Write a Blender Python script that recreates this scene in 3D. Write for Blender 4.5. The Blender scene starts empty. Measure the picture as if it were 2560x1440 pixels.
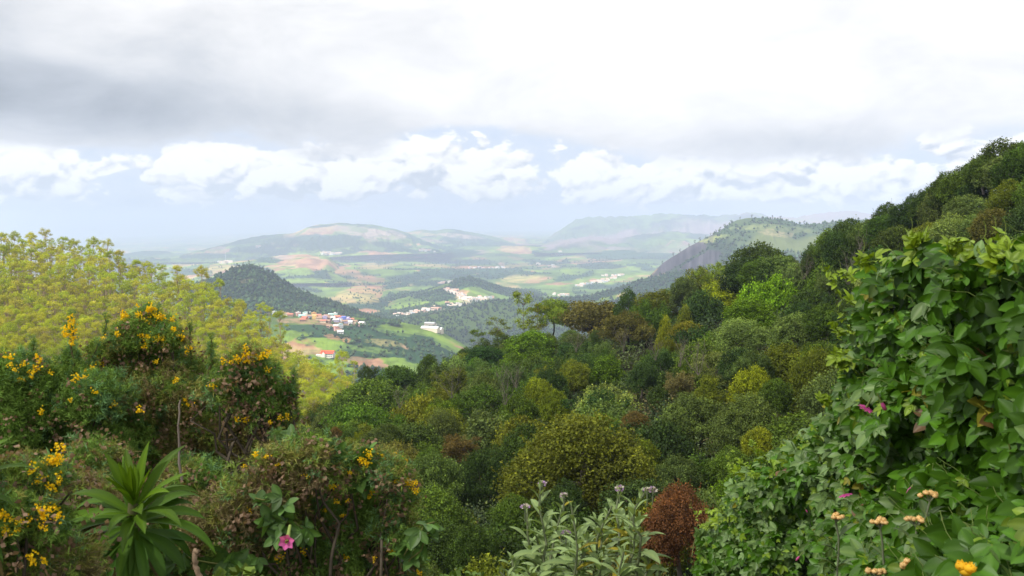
import bpy, math, numpy as np
from mathutils import Vector, Matrix
# ------------------------------------------------------------------ camera, exposure, sun, sky
S = bpy.context.scene
F = 2489.0                                     # focal length in photo pixels (35 mm on a 36 mm sensor)
HOR = 560.0                                    # photo row of the level horizon
PITCH = math.atan((720 - HOR) / F)
cam = bpy.data.cameras.new('camera'); camo = bpy.data.objects.new('camera', cam)
S.collection.objects.link(camo); S.camera = camo
cam.lens = 35; cam.sensor_width = 36; cam.clip_start = 0.05; cam.clip_end = 80000
camo.location = (0, 0, 0); camo.rotation_euler = (math.pi / 2 - PITCH, 0, 0)
cam.dof.use_dof = True; cam.dof.focus_distance = 40.0; cam.dof.aperture_fstop = 16.0
S.view_settings.view_transform = 'Standard'; S.view_settings.look = 'None'
S.view_settings.exposure = 0.35; S.view_settings.gamma = 1.0
S.render.engine = 'CYCLES'
cy = S.cycles
cy.use_denoising = True; cy.max_bounces = 5; cy.diffuse_bounces = 3; cy.glossy_bounces = 2
cy.transmission_bounces = 3; cy.volume_bounces = 2; cy.transparent_max_bounces = 4
cy.sample_clamp_indirect = 4.0; cy.caustics_reflective = False; cy.caustics_refractive = False
try: cy.denoising_input_passes = 'RGB_ALBEDO_NORMAL'; cy.denoising_prefilter = 'ACCURATE'
except Exception: pass

SUN_EL, SUN_AZ = math.radians(50), math.radians(-125)          # azimuth clockwise from the view direction (+Y)
SUND = Vector((math.cos(SUN_EL) * math.sin(SUN_AZ), math.cos(SUN_EL) * math.cos(SUN_AZ), math.sin(SUN_EL)))
sl = bpy.data.lights.new('sun', 'SUN'); sl.energy = 5.0; sl.angle = math.radians(0.5); sl.color = (1.0, 0.95, 0.86)
so = bpy.data.objects.new('sun', sl); S.collection.objects.link(so)
so.rotation_euler = SUND.to_track_quat('Z', 'Y').to_euler()

class X:                                       # tiny node algebra
    def __init__(s, nt, sock): s.nt, s.k = nt, sock
    def m(s, op, *a, clamp=False):
        n = s.nt.nodes.new('ShaderNodeMath'); n.operation = op; n.use_clamp = clamp
        for i, v in enumerate((s,) + a):
            if isinstance(v, X): s.nt.links.new(v.k, n.inputs[i])
            else: n.inputs[i].default_value = v
        return X(s.nt, n.outputs[0])
    def __add__(s, o): return s.m('ADD', o)
    __radd__ = __add__
    def __sub__(s, o): return s.m('SUBTRACT', o)
    def __rsub__(s, o): return (s * -1.0) + o
    def __mul__(s, o): return s.m('MULTIPLY', o)
    __rmul__ = __mul__
    def __truediv__(s, o): return s.m('DIVIDE', o)
    def step(s, a, b):
        n = s.nt.nodes.new('ShaderNodeMapRange'); n.interpolation_type = 'SMOOTHSTEP'
        s.nt.links.new(s.k, n.inputs[0]); n.inputs[1].default_value = a; n.inputs[2].default_value = b
        return X(s.nt, n.outputs[0])
def xyz(nt, a, b, c):
    n = nt.nodes.new('ShaderNodeCombineXYZ')
    for i, v in enumerate((a, b, c)):
        if isinstance(v, X): nt.links.new(v.k, n.inputs[i])
        else: n.inputs[i].default_value = v
    return X(nt, n.outputs[0])
def noise(nt, vec, scale, detail=6, rough=0.55, dist=0.0):
    n = nt.nodes.new('ShaderNodeTexNoise'); nt.links.new(vec.k, n.inputs['Vector'])
    n.inputs['Scale'].default_value = scale; n.inputs['Detail'].default_value = detail
    n.inputs['Roughness'].default_value = rough; n.inputs['Distortion'].default_value = dist
    return X(nt, n.outputs[0])
def mixc(nt, fac, a, b, blend='MIX'):
    n = nt.nodes.new('ShaderNodeMix'); n.data_type = 'RGBA'; n.blend_type = blend
    for i, v in ((0, fac), (6, a), (7, b)):
        if isinstance(v, X): nt.links.new(v.k, n.inputs[i])
        elif i == 0: n.inputs[0].default_value = v
        else: n.inputs[i].default_value = tuple(v) + (1,) if len(v) == 3 else v
    return X(nt, n.outputs[2])

W = bpy.data.worlds.new('World'); S.world = W; W.use_nodes = True
def build_sky():
    nt = W.node_tree; nt.nodes.clear()
    out = nt.nodes.new('ShaderNodeOutputWorld'); bg = nt.nodes.new('ShaderNodeBackground')
    nt.links.new(bg.outputs[0], out.inputs[0]); bg.inputs[1].default_value = 0.1
    tc = nt.nodes.new('ShaderNodeTexCoord'); sp = nt.nodes.new('ShaderNodeSeparateXYZ')
    nt.links.new(tc.outputs['Generated'], sp.inputs[0])
    x, y, z = (X(nt, sp.outputs[i]) for i in range(3))
    el = z.m('ARCSINE'); az = x.m('ARCTAN2', y)
    st = nt.nodes.new('ShaderNodeTexSky'); st.sky_type = 'NISHITA'; st.sun_disc = False
    st.sun_elevation = SUN_EL; st.sun_rotation = SUN_AZ; st.altitude = 2000; st.dust_density = 1.5
    sky = X(nt, st.outputs[0])
    def blob(a0, e0, ra, re, tilt=0.0):
        da = (az - a0) / ra; de = (el - e0 - (az - a0) * tilt) / re
        return ((da * da + de * de) * -1.0).m('EXPONENT')
    # broken overcast deck overhead, ragged lower edge near 4.5 degrees
    nA = noise(nt, xyz(nt, az * 3.0, el * 7.0, 1.7), 1.0, 7, 0.6, 0.35)
    nB = noise(nt, xyz(nt, az * 8.0, el * 17.0, 4.2), 1.0, 9, 0.58, 0.3)
    nC = noise(nt, xyz(nt, az * 3.4 + el * 2.0, el * 7.0 - az * 0.8, 9.1), 1.0, 5, 0.5, 0.3)
    edge = el - (nA - 0.5) * 0.05 - (nB - 0.5) * 0.06
    edge = edge - blob(-0.03, 0.080, 0.07, 0.022) * 0.036 + blob(0.22, 0.07, 0.13, 0.03) * 0.012 + blob(-0.2, 0.07, 0.1, 0.02) * 0.008
    deck = edge.step(0.066, 0.086)
    B = 0.945 + (nB - 0.5) * 0.62 + (nC - 0.5) * 0.60
    B = B - blob(-0.52, 0.108, 0.26, 0.032, -0.02) * 0.42 - blob(-0.46, 0.16, 0.24, 0.05) * 0.14 - blob(-0.16, 0.096, 0.20, 0.026, -0.04) * 0.24
    B = B - blob(0.22, 0.076, 0.22, 0.016) * 0.15 - blob(-0.30, 0.150, 0.035, 0.028, 0.3) * 0.12 - blob(-0.42, 0.135, 0.07, 0.014, -0.15) * 0.10
    B = B + blob(0.24, 0.16, 0.34, 0.06) * 0.19 + blob(-0.05, 0.215, 0.3, 0.03) * 0.10
    B = B.m('MAXIMUM', 0.34).m('MINIMUM', 1.08)
    tint = mixc(nt, B.step(0.4, 1.0), (0.90, 0.985, 1.08), (1.0, 1.0, 1.0))
    deckc = mixc(nt, 1.0, tint, mixc(nt, 1.0, (10, 10, 10), xyz(nt, B, B, B), 'MULTIPLY'), 'MULTIPLY')
    # a row of cumulus heads standing along the horizon
    w1 = noise(nt, xyz(nt, az * 11.0, el * 16.0, 2.5), 1.0, 5, 0.6); w2 = noise(nt, xyz(nt, az * 11.0, el * 16.0, 22.5), 1.0, 5, 0.6)
    def billow(de, da):
        v = nt.nodes.new('ShaderNodeTexVoronoi'); v.feature = 'F1'; v.voronoi_dimensions = '2D'
        v.inputs['Detail'].default_value = 2.0; v.inputs['Roughness'].default_value = 0.5; v.inputs['Lacunarity'].default_value = 2.3; v.normalize = True
        nt.links.new(xyz(nt, (az + da) * 13.0 + w1 * 1.0, (el + de) * 20.0 + w2 * 1.0, 0.7).k, v.inputs['Vector']); v.inputs['Scale'].default_value = 1.0
        return 1.0 - X(nt, v.outputs['Distance'])
    b1, b2 = billow(0.0, 0.0), billow(0.006, -0.004)
    c0 = noise(nt, xyz(nt, az * 6.0, el * 3.0, 7.7), 1.0, 3, 0.5); c1 = noise(nt, xyz(nt, az * 13.0, el * 22.0, 2.5), 1.0, 9, 0.6, 0.2)
    band = blob(0.0, 0.052, 9.0, 0.034)
    cm = b1 * 0.55 + c1 * 0.55 + (c0 - 0.5) * 0.36 + band * 0.37
    puff = cm.step(0.835, 0.885); thin = cm.step(0.62, 0.88)
    lit = ((b1 - b2) * 3.4 + (c1 - 0.5) * 0.5 + 1.05 + (el - 0.046) * 7.0).m('MAXIMUM', 0.72).m('MINIMUM', 1.18)
    puffc = mixc(nt, 1.0, mixc(nt, lit.step(0.7, 1.0), (8.4, 9.2, 10.2), (10, 10, 9.9)), xyz(nt, lit, lit, lit), 'MULTIPLY')
    hz = mixc(nt, (el + az * 0.012).step(-0.01, 0.075), (5.7, 6.6, 8.9), (6.4, 7.7, 9.8))
    low = mixc(nt, 0.78, sky, hz)
    low = mixc(nt, thin * 0.7, low, (8.0, 8.6, 9.5))
    low = mixc(nt, puff * 0.95, low, puffc)
    col = mixc(nt, deck, low, deckc)
    col = mixc(nt, 1.0, col, (.81, .81, .81), 'MULTIPLY')
    nt.links.new(col.k, bg.inputs[0])
build_sky()

# ------------------------------------------------------------------ numbers and meshes
def RNG(s): return np.random.default_rng(s)
_T = RNG(5).random((256, 256))
def vnoise(x, y):
    xi = np.floor(x).astype(int); yi = np.floor(y).astype(int); fx = x - xi; fy = y - yi
    fx = fx * fx * (3 - 2 * fx); fy = fy * fy * (3 - 2 * fy)
    g = lambda a, b: _T[a & 255, b & 255]
    return (g(xi, yi) * (1 - fx) + g(xi + 1, yi) * fx) * (1 - fy) + (g(xi, yi + 1) * (1 - fx) + g(xi + 1, yi + 1) * fx) * fy
def fbm(x, y, o=5, r=0.5):
    s = 0; a = 1; t = 0
    for k in range(o):
        s = s + a * (vnoise(x * 2 ** k + 17.3 * k, y * 2 ** k - 9.1 * k) - 0.5); t += a; a *= r
    return s / t * 2                                            # about -1..1
def unit(a): return a / np.maximum(np.linalg.norm(a, axis=-1, keepdims=True), 1e-9)
def interp(u, pts):
    p = np.array(pts, float); return np.interp(u, p[:, 0], p[:, 1])
cP, sP = math.cos(PITCH), math.sin(PITCH)
def ray(u, v):                                                  # direction through a photo pixel
    a = (np.asarray(u, float) - 1280) / F; b = (720 - np.asarray(v, float)) / F
    return np.stack([a, cP + b * sP, -sP + b * cP], -1)
def P(u, v, D):                                                 # the point at photo pixel (u, v), D metres away over ground
    d = ray(u, v); return d * (np.asarray(D, float) / np.hypot(d[..., 0], d[..., 1]))[..., None]
def proj(p):
    x, y, z = p[..., 0], p[..., 1], p[..., 2]
    dep = y * cP - z * sP; dep = np.where(np.abs(dep) < 1e-6, 1e-6, dep)
    return 1280 + F * x / dep, 720 - F * (y * sP + z * cP) / dep
class MB:
    def __init__(s): s.v, s.f, s.c, s.mi, s.n = [], [], [], [], 0
    def add(s, v, f, c=(1, 1, 1), mi=0):
        v = np.asarray(v, float).reshape(-1, 3); f = np.asarray(f, np.int64)
        s.v.append(v); s.f.append(f + s.n); s.n += len(v)
        c = np.asarray(c, float); s.c.append(np.broadcast_to(c, v.shape) if c.ndim == 1 else c)
        s.mi.append(np.full(len(f), mi)); return s
    def mesh(s, name, mats, smooth=True):
        me = bpy.data.meshes.new(name); v = np.concatenate(s.v); c = np.concatenate(s.c)
        me.vertices.add(len(v)); me.vertices.foreach_set('co', v.astype(np.float32).ravel())
        idx = np.concatenate([f.ravel() for f in s.f]); cnt = np.concatenate([np.full(len(f), f.shape[1]) for f in s.f])
        me.loops.add(len(idx)); me.loops.foreach_set('vertex_index', idx.astype(np.int32))
        st = np.concatenate([[0], np.cumsum(cnt)[:-1]])
        me.polygons.add(len(cnt)); me.polygons.foreach_set('loop_start', st.astype(np.int32))
        try: me.polygons.foreach_set('loop_total', cnt.astype(np.int32))
        except Exception: pass
        for m in (mats if isinstance(mats, (list, tuple)) else [mats]): me.materials.append(m)
        me.polygons.foreach_set('material_index', np.concatenate(s.mi).astype(np.int32))
        me.polygons.foreach_set('use_smooth', np.full(len(cnt), smooth))
        at = me.color_attributes.new('tint', 'FLOAT_COLOR', 'POINT')
        at.data.foreach_set('color', np.concatenate([c, np.ones((len(c), 1))], 1).astype(np.float32).ravel())
        me.update(calc_edges=True); return me
    def obj(s, name, mats, parent=None, smooth=True, loc=None):
        return link(name, s.mesh(name, mats, smooth), parent, loc)
COL = S.collection
def link(name, data, parent=None, loc=None):
    o = bpy.data.objects.new(name, data); COL.objects.link(o)
    if parent is not None: o.parent = parent
    if loc is not None: o.location = loc
    return o
def tag(o, label, cat, group=None):
    o['label'] = label; o['category'] = cat
    if group: o['group'] = group
    return o
def thing(name, label, cat, loc=(0, 0, 0), group=None):
    return tag(link(name, None, None, loc), label, cat, group)
def frames(d, n):                                               # columns: side, forward, normal
    d = unit(d); s = unit(np.cross(d, n)); n = np.cross(s, d); return np.stack([s, d, n], -1)
def scatter(mb, tv, tf, pos, fr, sc, col, tc=None, mi=0):
    N, k = len(pos), len(tv); sc = np.asarray(sc, float)
    sv = tv[None] * (sc[:, None, None] if sc.ndim == 1 else sc[:, None, :])
    v = np.einsum('nij,nkj->nki', fr, sv) + pos[:, None]
    f = tf[None] + (np.arange(N) * k)[:, None, None]
    c = np.repeat(np.broadcast_to(col, (N, 3))[:, None], k, 1)
    if tc is not None: c = c * tc[None]
    mb.add(v.reshape(-1, 3), f.reshape(-1, tf.shape[1]), c.reshape(-1, 3), mi)
def tube(mb, pts, rad, seg=6, col=(1, 1, 1), mi=0):
    pts = np.asarray(pts, float); n = len(pts); rad = np.broadcast_to(rad, n)
    t = unit(np.gradient(pts, axis=0)); ref = np.array([0.13, 0.97, 0.2]); ref = np.where(np.abs(t @ ref)[:, None] > .93, [[1, 0.1, 0]], ref[None])
    a = unit(np.cross(t, ref)); b = np.cross(t, a); th = np.arange(seg) * 2 * np.pi / seg
    v = pts[:, None] + rad[:, None, None] * (a[:, None] * np.cos(th)[None, :, None] + b[:, None] * np.sin(th)[None, :, None])
    i = np.arange(n - 1)[:, None] * seg + np.arange(seg)[None]; j = np.arange(n - 1)[:, None] * seg + (np.arange(seg)[None] + 1) % seg
    mb.add(v.reshape(-1, 3), np.stack([i, j, j + seg, i + seg], -1).reshape(-1, 4), col, mi)
def grid_faces(r, c):
    i = (np.arange(r - 1)[:, None] * c + np.arange(c - 1)[None]).ravel()
    return np.stack([i, i + 1, i + c + 1, i + c], -1)
def wob(rng, a, b, n, amt):                                     # a wandering path from a to b
    a, b = np.asarray(a, float), np.asarray(b, float); t = np.linspace(0, 1, n)[:, None]
    w = np.cumsum(rng.normal(0, 1, (n, 3)), 0); w -= w[0] + (w[-1] - w[0]) * t
    return a + (b - a) * t + w * amt / math.sqrt(n)

# ------------------------------------------------------------------ materials
def newmat(name):
    m = bpy.data.materials.new(name); m.use_nodes = True; nt = m.node_tree; nt.nodes.clear()
    out = nt.nodes.new('ShaderNodeOutputMaterial'); return m, nt, out
def attr(nt):
    n = nt.nodes.new('ShaderNodeAttribute'); n.attribute_name = 'tint'; return X(nt, n.outputs['Color'])
def leafmat(name, trans=0.3, rough=0.5, spec=0.35, objcol=False, var=0.12):
    m, nt, out = newmat(name); c = attr(nt)
    if objcol:
        oi = nt.nodes.new('ShaderNodeObjectInfo'); c = mixc(nt, 1.0, c, X(nt, oi.outputs['Color']), 'MULTIPLY')
    g = nt.nodes.new('ShaderNodeNewGeometry'); r = X(nt, g.outputs['Random Per Island'])
    k = r * (2 * var) + (1 - var); c = mixc(nt, 1.0, c, xyz(nt, k, k, k), 'MULTIPLY')
    p = nt.nodes.new('ShaderNodeBsdfPrincipled'); nt.links.new(c.k, p.inputs['Base Color'])
    p.inputs['Roughness'].default_value = rough; p.inputs['Specular IOR Level'].default_value = spec
    t = nt.nodes.new('ShaderNodeBsdfTranslucent'); tcol = mixc(nt, 1.0, c, (1.25, 1.2, 0.55), 'MULTIPLY'); nt.links.new(tcol.k, t.inputs[0])
    mx = nt.nodes.new('ShaderNodeMixShader'); mx.inputs[0].default_value = trans
    nt.links.new(p.outputs[0], mx.inputs[1]); nt.links.new(t.outputs[0], mx.inputs[2]); nt.links.new(mx.outputs[0], out.inputs[0])
    return m
def plain(name, scale=3.0, amt=0.35, rough=0.85, spec=0.2, objcol=False, bump=0.0):
    m, nt, out = newmat(name); c = attr(nt)
    if objcol:
        oi = nt.nodes.new('ShaderNodeObjectInfo'); c = mixc(nt, 1.0, c, X(nt, oi.outputs['Color']), 'MULTIPLY')
    tc = nt.nodes.new('ShaderNodeTexCoord'); n = noise(nt, X(nt, tc.outputs['Object']), scale, 6, 0.6)
    k = n * (2 * amt) + (1 - amt); c = mixc(nt, 1.0, c, xyz(nt, k, k, k), 'MULTIPLY')
    p = nt.nodes.new('ShaderNodeBsdfPrincipled'); nt.links.new(c.k, p.inputs['Base Color'])
    p.inputs['Roughness'].default_value = rough; p.inputs['Specular IOR Level'].default_value = spec
    if bump:
        b = nt.nodes.new('ShaderNodeBump'); b.inputs['Strength'].default_value = bump; nt.links.new(n.k, b.inputs['Height']); nt.links.new(b.outputs[0], p.inputs['Normal'])
    nt.links.new(p.outputs[0], out.inputs[0]); return m
M_CROWN = leafmat('crown_leaves', 0.22, 0.6, 0.12, True)
M_EUC = leafmat('eucalyptus_leaves', 0.45, 0.6, 0.12, True)
M_LEAF = leafmat('vine_leaf', 0.26, 0.45, 0.30, False, .30)
M_SOFT = leafmat('soft_leaf', 0.25, 0.55, 0.22)
M_SPINE = leafmat('gorse_spines', 0.15, 0.6, 0.12)
M_PETAL = leafmat('petal', 0.3, 0.6, 0.2)
M_BARK = plain('bark', 6.0, 0.45, 0.9, 0.1, True, 0.4)
M_TWIG = plain('twig', 30.0, 0.4, 0.85, 0.15)
M_LAND = plain('land', 0.012, 0.22, 1.0, 0.0)
M_LITTER = plain('leaf_litter', 0.8, 0.5, 1.0, 0.0)
M_ROCK = plain('rock_and_scrub', 0.02, 0.3, 1.0, 0.05)
M_WALL = plain('house_wall', 0.6, 0.12, 0.8, 0.2, True)
M_ROOF = plain('house_roof', 0.8, 0.2, 0.7, 0.25, True)
M_BLOB = leafmat('far_leaves', 0.1, 0.8, 0.1, False, 0.3)
# ------------------------------------------------------------------ land
def smooth(a, b, x):
    t = np.clip((x - a) / (b - a), 0, 1); return t * t * (3 - 2 * t)
WOOD = np.array((0.034, 0.076, 0.032)); MID = np.array((0.115, 0.185, 0.040)); TEA = np.array((0.195, 0.285, 0.040))
TAN = np.array((0.42, 0.30, 0.13)); RED = np.array((0.40, 0.215, 0.115)); STRAW = np.array((0.48, 0.38, 0.14)); GREY = np.array((0.42, 0.31, 0.24))
# fields, woods and bare slopes of the valley, each where it lies on the land: (u, v, ru, rv, tilt, colour)
PATCH = [(905, 742, 70, 20, .0, STRAW), (860, 752, 40, 8, .1, TAN), (915, 725, 50, 9, .05, RED), (925, 698, 45, 9, .1, RED), (870, 682, 40, 10, .12, RED),
 (890, 705, 30, 6, .2, TAN), (965, 738, 34, 7, -.12, RED), (1000, 730, 36, 7, -.1, TAN), (950, 665, 60, 9, -.05, TAN), (840, 668, 26, 7, .2, RED),
 (1075, 664, 46, 5, .03, TAN), (1175, 668, 70, 4, .0, RED), (1254, 660, 9, 8, .2, RED), (1290, 664, 40, 5, -.1, TAN), (1285, 645, 24, 4, .1, RED),
 (1310, 697, 60, 11, .0, STRAW), (1345, 702, 40, 7, -.15, RED), (1270, 713, 40, 6, .2, TAN), (1380, 668, 30, 5, -.2, TAN), (1400, 633, 22, 7, .0, GREY),
 (1200, 630, 28, 6, .0, GREY), (920, 632, 26, 10, .1, GREY), (700, 641, 36, 9, .05, GREY), (800, 672, 30, 8, .1, TAN), (780, 700, 30, 6, .1, TAN),
 (740, 685, 30, 5, .1, STRAW), (1064, 627, 30, 7, .0, STRAW), (1020, 643, 40, 4, .0, TAN), (1420, 645, 30, 3, -.1, TAN), (1010, 710, 30, 6, .0, STRAW),
 (1130, 632, 70, 13, .0, WOOD), (1570, 636, 130, 15, .0, WOOD), (1060, 688, 90, 12, -.1, WOOD), (1000, 712, 50, 9, -.2, WOOD), (800, 691, 32, 5, .1, WOOD),
 (1180, 655, 50, 7, .0, WOOD), (1440, 690, 60, 10, -.2, WOOD), (1500, 665, 60, 9, .0, WOOD), (870, 640, 60, 8, .0, WOOD), (1350, 655, 60, 7, .1, WOOD),
 (960, 654, 40, 6, .0, WOOD), (760, 720, 50, 8, .2, WOOD), (1060, 655, 40, 5, 0, TEA), (1250, 645, 50, 6, 0, TEA), (1430, 680, 40, 9, 0, TEA), (990, 770, 60, 10, -.2, TEA), (1340, 640, 50, 6, 0, TEA)]
def patches(col, wood, u, v, lst, wx, wy, wj=0.25):
    for (u0, v0, ru, rv, rot, c) in lst:
        du, dv = u - u0, v - v0 - (u - u0) * rot
        q = np.sqrt((du / ru) ** 2 + (dv / rv) ** 2) + 1.9 * wj * fbm(wx * 2.6 + u0, wy * 2.6 + v0, 5, .65)
        m = smooth(1.0, 0.75, q)[..., None] * (1.0 if c is WOOD else .62 + .3 * np.tanh(6 * fbm(wx * 11, wy * 11 + u0, 3)))[..., None] if c is not WOOD else smooth(1.0, 0.75, q)[..., None]; col = col * (1 - m) + np.array(c) * m
        wood = wood * (1 - m[..., 0]) + m[..., 0] * (1.0 if c is WOOD else 0.06)
    return col, wood
def basecol(x, y, k=1.0, woodbias=0.0, dry=0.0):
    s = 1 / (260.0 * k)
    a = fbm(x * s, y * s * 0.7, 5); b = fbm(x * s * 0.8 + 40, y * s * .6 - 7, 4); c = fbm(x * s * 3 + 9, y * s * 2 + 3, 4)
    col = MID + (TEA - MID) * smooth(-0.25, 0.3, b + .3 * c)[..., None]
    dryc = TAN + (RED - TAN) * smooth(-.2, .2, c)[..., None]
    md = smooth(0.26 - dry, 0.36 - dry, b - 0.5 * a + 0.35 * c)[..., None]; col = col * (1 - md) + dryc * md
    w = smooth(0.06 - woodbias, 0.16 - woodbias, a + 0.45 * c - 0.1)
    col = col * (1 - w[..., None]) + WOOD * w[..., None]
    col = col * (1 + .22 * np.tanh(5 * fbm(x * s * 7 + 3, y * s * 4 - 8, 3)))[..., None]
    line = smooth(0.06, 0.0, np.abs(((b * 9 + c) % 1) - .5) * 2 - 0.0) * 0.25   # terrace lines
    return col * (1 - line[..., None] * (1 - w[..., None])), w
LANDS = []                                                      # (x, y, z, wood) grids for planting
def landobj(name, pts, col, mat, wood=None):
    r, c = pts.shape[:2]
    o = MB().add(pts.reshape(-1, 3), grid_faces(r, c), col.reshape(-1, 3)).obj(name, mat); o['kind'] = 'structure'
    if wood is not None: LANDS.append((name, pts, wood))
    return o
def ridge(name, crest, D, Wf, vfoot, Wb, zback, colf, u0, u1, du=2.0, rows=90, p=1.0, amp=6.0, gully=0.0, gs=60.0, mat=None, jag=0.6, shape=None):
    u = np.arange(u0, u1 + du, du); Dc = interp(u, D)
    vc = interp(u, crest); jit = -jag * fbm(u / 14.0, u * 0 + Dc[0] * .01, 4) / F * Dc
    # soften the straight pieces between traced points
    k = np.hanning(13); k /= k.sum(); vc = np.convolve(np.pad(vc, 6, 'edge'), k, 'valid')
    zc = (HOR - vc) / F * Dc; zf = (HOR - interp(u, vfoot)) / F * (Dc - interp(u, Wf))
    t = np.concatenate([-np.linspace(1, 0.06, 16), np.linspace(0, 1, rows)])
    R = np.where(t[:, None] < 0, Dc - t[:, None] * Wb, Dc - t[:, None] * interp(u, Wf))
    g = np.abs(t[:, None]) ** p if shape is None else np.where(t[:, None] < 0, np.abs(t[:, None]), shape(np.clip(t, 0, 1)[:, None], u[None]))
    Z = np.where(t[:, None] < 0, zc + (zback - zc) * g, zc + (zf - zc) * g)
    az = np.arctan((u - 1280) / F)[None]; x = R * np.sin(az); y = R * np.cos(az)
    env = np.sin(np.pi * np.clip(np.abs(t), 0, 1)) ** .7
    Z = Z + env[:, None] * (amp * fbm(x / gs, y / gs, 5) + .55 * gully * -np.abs(fbm(u[None] / 34.0 + 1.1 * fbm(x / gs * .5, y / gs * .5, 3), t[:, None] * 2.2 + 0 * x + 5, 4)))
    Z = Z + jit * np.exp(-(t[:, None] / .05) ** 2)
    pts = np.stack([x, y, Z], -1); pu, pv = proj(pts); col, wood = colf(x, y, pts[..., 2], pu, pv)
    return landobj(name, pts, col, mat or M_LAND, wood)

def build_valley():
    ang = np.radians(np.arange(-46, 46.01, 0.055)); r = np.concatenate([np.geomspace(700, 2600, 70), np.arange(2640, 10500, 34), np.geomspace(10550, 30000, 60)])
    A, R = np.meshgrid(ang, r); x = R * np.sin(A); y = R * np.cos(A)
    roll = fbm(x / 900, y / 900, 5); z = -262 + 55 * roll * smooth(1800, 3500, R) + 24 * np.abs(fbm(x / 420, y / 420, 4)) * smooth(2500, 4500, R) + 10 * fbm(x / 240, y / 240, 4)
    u = 1280 + F * np.tan(A)
    z = z + 40 * smooth(5200, 9000, R) * smooth(500, 900, u) + 22 * np.exp(-(((u - 1600) / 300) ** 2)) * smooth(3200, 5200, R)
    flat = np.exp(-(((u - 900) / 70) ** 2) - (((R - 3600) / 700) ** 2)); z = z * (1 - flat) + (-255) * flat
    z = z - 120 * smooth(700, 200, u) * smooth(3000, 7000, R)                 # the plain falls away on the left
    pts = np.stack([x, y, z], -1); pu, pv = proj(pts)
    col, w = basecol(x, y, 1.0, -0.02, 0.03); col, w = patches(col, w, pu, pv, PATCH, x / 420, y / 420)
    landobj('valley', pts, col, M_LAND, w)
build_valley()

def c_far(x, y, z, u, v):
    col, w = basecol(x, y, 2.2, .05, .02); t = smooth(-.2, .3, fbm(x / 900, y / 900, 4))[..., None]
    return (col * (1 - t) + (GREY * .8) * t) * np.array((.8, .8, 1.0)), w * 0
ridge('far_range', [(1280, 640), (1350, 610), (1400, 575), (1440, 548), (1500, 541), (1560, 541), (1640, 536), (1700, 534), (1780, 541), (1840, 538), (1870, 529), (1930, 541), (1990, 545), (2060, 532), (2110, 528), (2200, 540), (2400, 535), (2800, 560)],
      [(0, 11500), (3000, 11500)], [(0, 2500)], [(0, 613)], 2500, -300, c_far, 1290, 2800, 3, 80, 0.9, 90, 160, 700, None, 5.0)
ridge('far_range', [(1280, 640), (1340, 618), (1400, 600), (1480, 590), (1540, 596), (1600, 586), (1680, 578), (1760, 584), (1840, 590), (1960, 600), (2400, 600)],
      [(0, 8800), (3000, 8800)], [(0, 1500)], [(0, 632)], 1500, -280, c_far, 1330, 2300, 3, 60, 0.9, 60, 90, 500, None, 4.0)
def c_main(x, y, z, u, v):
    col, w = basecol(x, y, 1.6, .02, .0)
    lst = [(820, 572, 50, 6, -.1, TAN), (900, 578, 70, 13, .1, GREY), (960, 585, 60, 14, .1, GREY), (880, 560, 60, 3, 0, WOOD), (800, 566, 40, 4, -.1, WOOD), (900, 575, 24, 8, .1, MID), (700, 590, 60, 7, -.3, MID),
           (930, 600, 24, 12, .4, GREY), (790, 607, 150, 16, 0, WOOD), (790, 597, 70, 14, 0, WOOD), (740, 612, 9, 4, 0, TAN), (980, 613, 60, 9, .1, WOOD), (1020, 612, 12, 4, 0, TAN), (640, 625, 70, 8, 0, WOOD), (520, 640, 90, 7, 0, WOOD), (545, 622, 26, 5, -.1, GREY), (620, 612, 60, 4, -.1, MID)]  # wide dark wood patches here also hold cloud shadow put into the colour
    return patches(col, w, u, v, lst, x / 700, y / 700, .2)
ridge('far_mountain', [(200, 662), (320, 638), (420, 640), (470, 630), (520, 618), (560, 610), (600, 598), (640, 590), (690, 585), (735, 582), (770, 568), (800, 561), (850, 557.5), (890, 560), (935, 562), (980, 571), (1020, 582), (1060, 600), (1120, 625)],
      [(200, 8600), (850, 8800), (1100, 8800)], [(0, 2000)], [(0, 648), (640, 652), (900, 637), (1100, 632)], 1500, -300, c_main, 210, 1130, 1.5, 110, 1.0, 60, 110, 480, None, 1.5)
ridge('far_mountain', [(900, 600), (1000, 580), (1040, 577), (1060, 574), (1090, 577), (1120, 571), (1140, 574), (1180, 580), (1240, 593), (1300, 612), (1360, 632)],
      [(0, 10300), (3000, 10300)], [(0, 2400)], [(0, 634)], 1500, -300, lambda x, y, z, u, v: patches(*basecol(x, y, 1.8, .0, .06), u, v, [(1150, 590, 60, 6, .1, GREY), (1060, 585, 40, 5, .1, TAN), (1060, 600, 70, 5, .1, GREY)], x / 700, y / 700), 920, 1370, 2, 80, 1.0, 60, 110, 480, None, 2.0)
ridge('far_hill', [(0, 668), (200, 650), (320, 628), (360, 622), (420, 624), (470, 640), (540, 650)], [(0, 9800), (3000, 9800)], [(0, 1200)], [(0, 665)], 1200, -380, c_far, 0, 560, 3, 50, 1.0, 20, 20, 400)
ridge('far_hill', [(380, 712), (480, 672), (540, 655), (575, 652), (640, 645), (700, 636), (760, 634), (820, 640), (890, 710)], [(0, 5600), (3000, 5600)], [(0, 1300)], [(0, 705)], 900, -250,
      lambda x, y, z, u, v: patches(*basecol(x, y, 1.0, -.05, .02), u, v, [(570, 668, 60, 8, 0, STRAW), (705, 642, 30, 6, 0, GREY), (640, 660, 60, 5, 0, TEA), (470, 680, 60, 9, 0, WOOD)], x / 420, y / 420), 390, 880, 2, 80, 1.0, 25, 25, 260)

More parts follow.
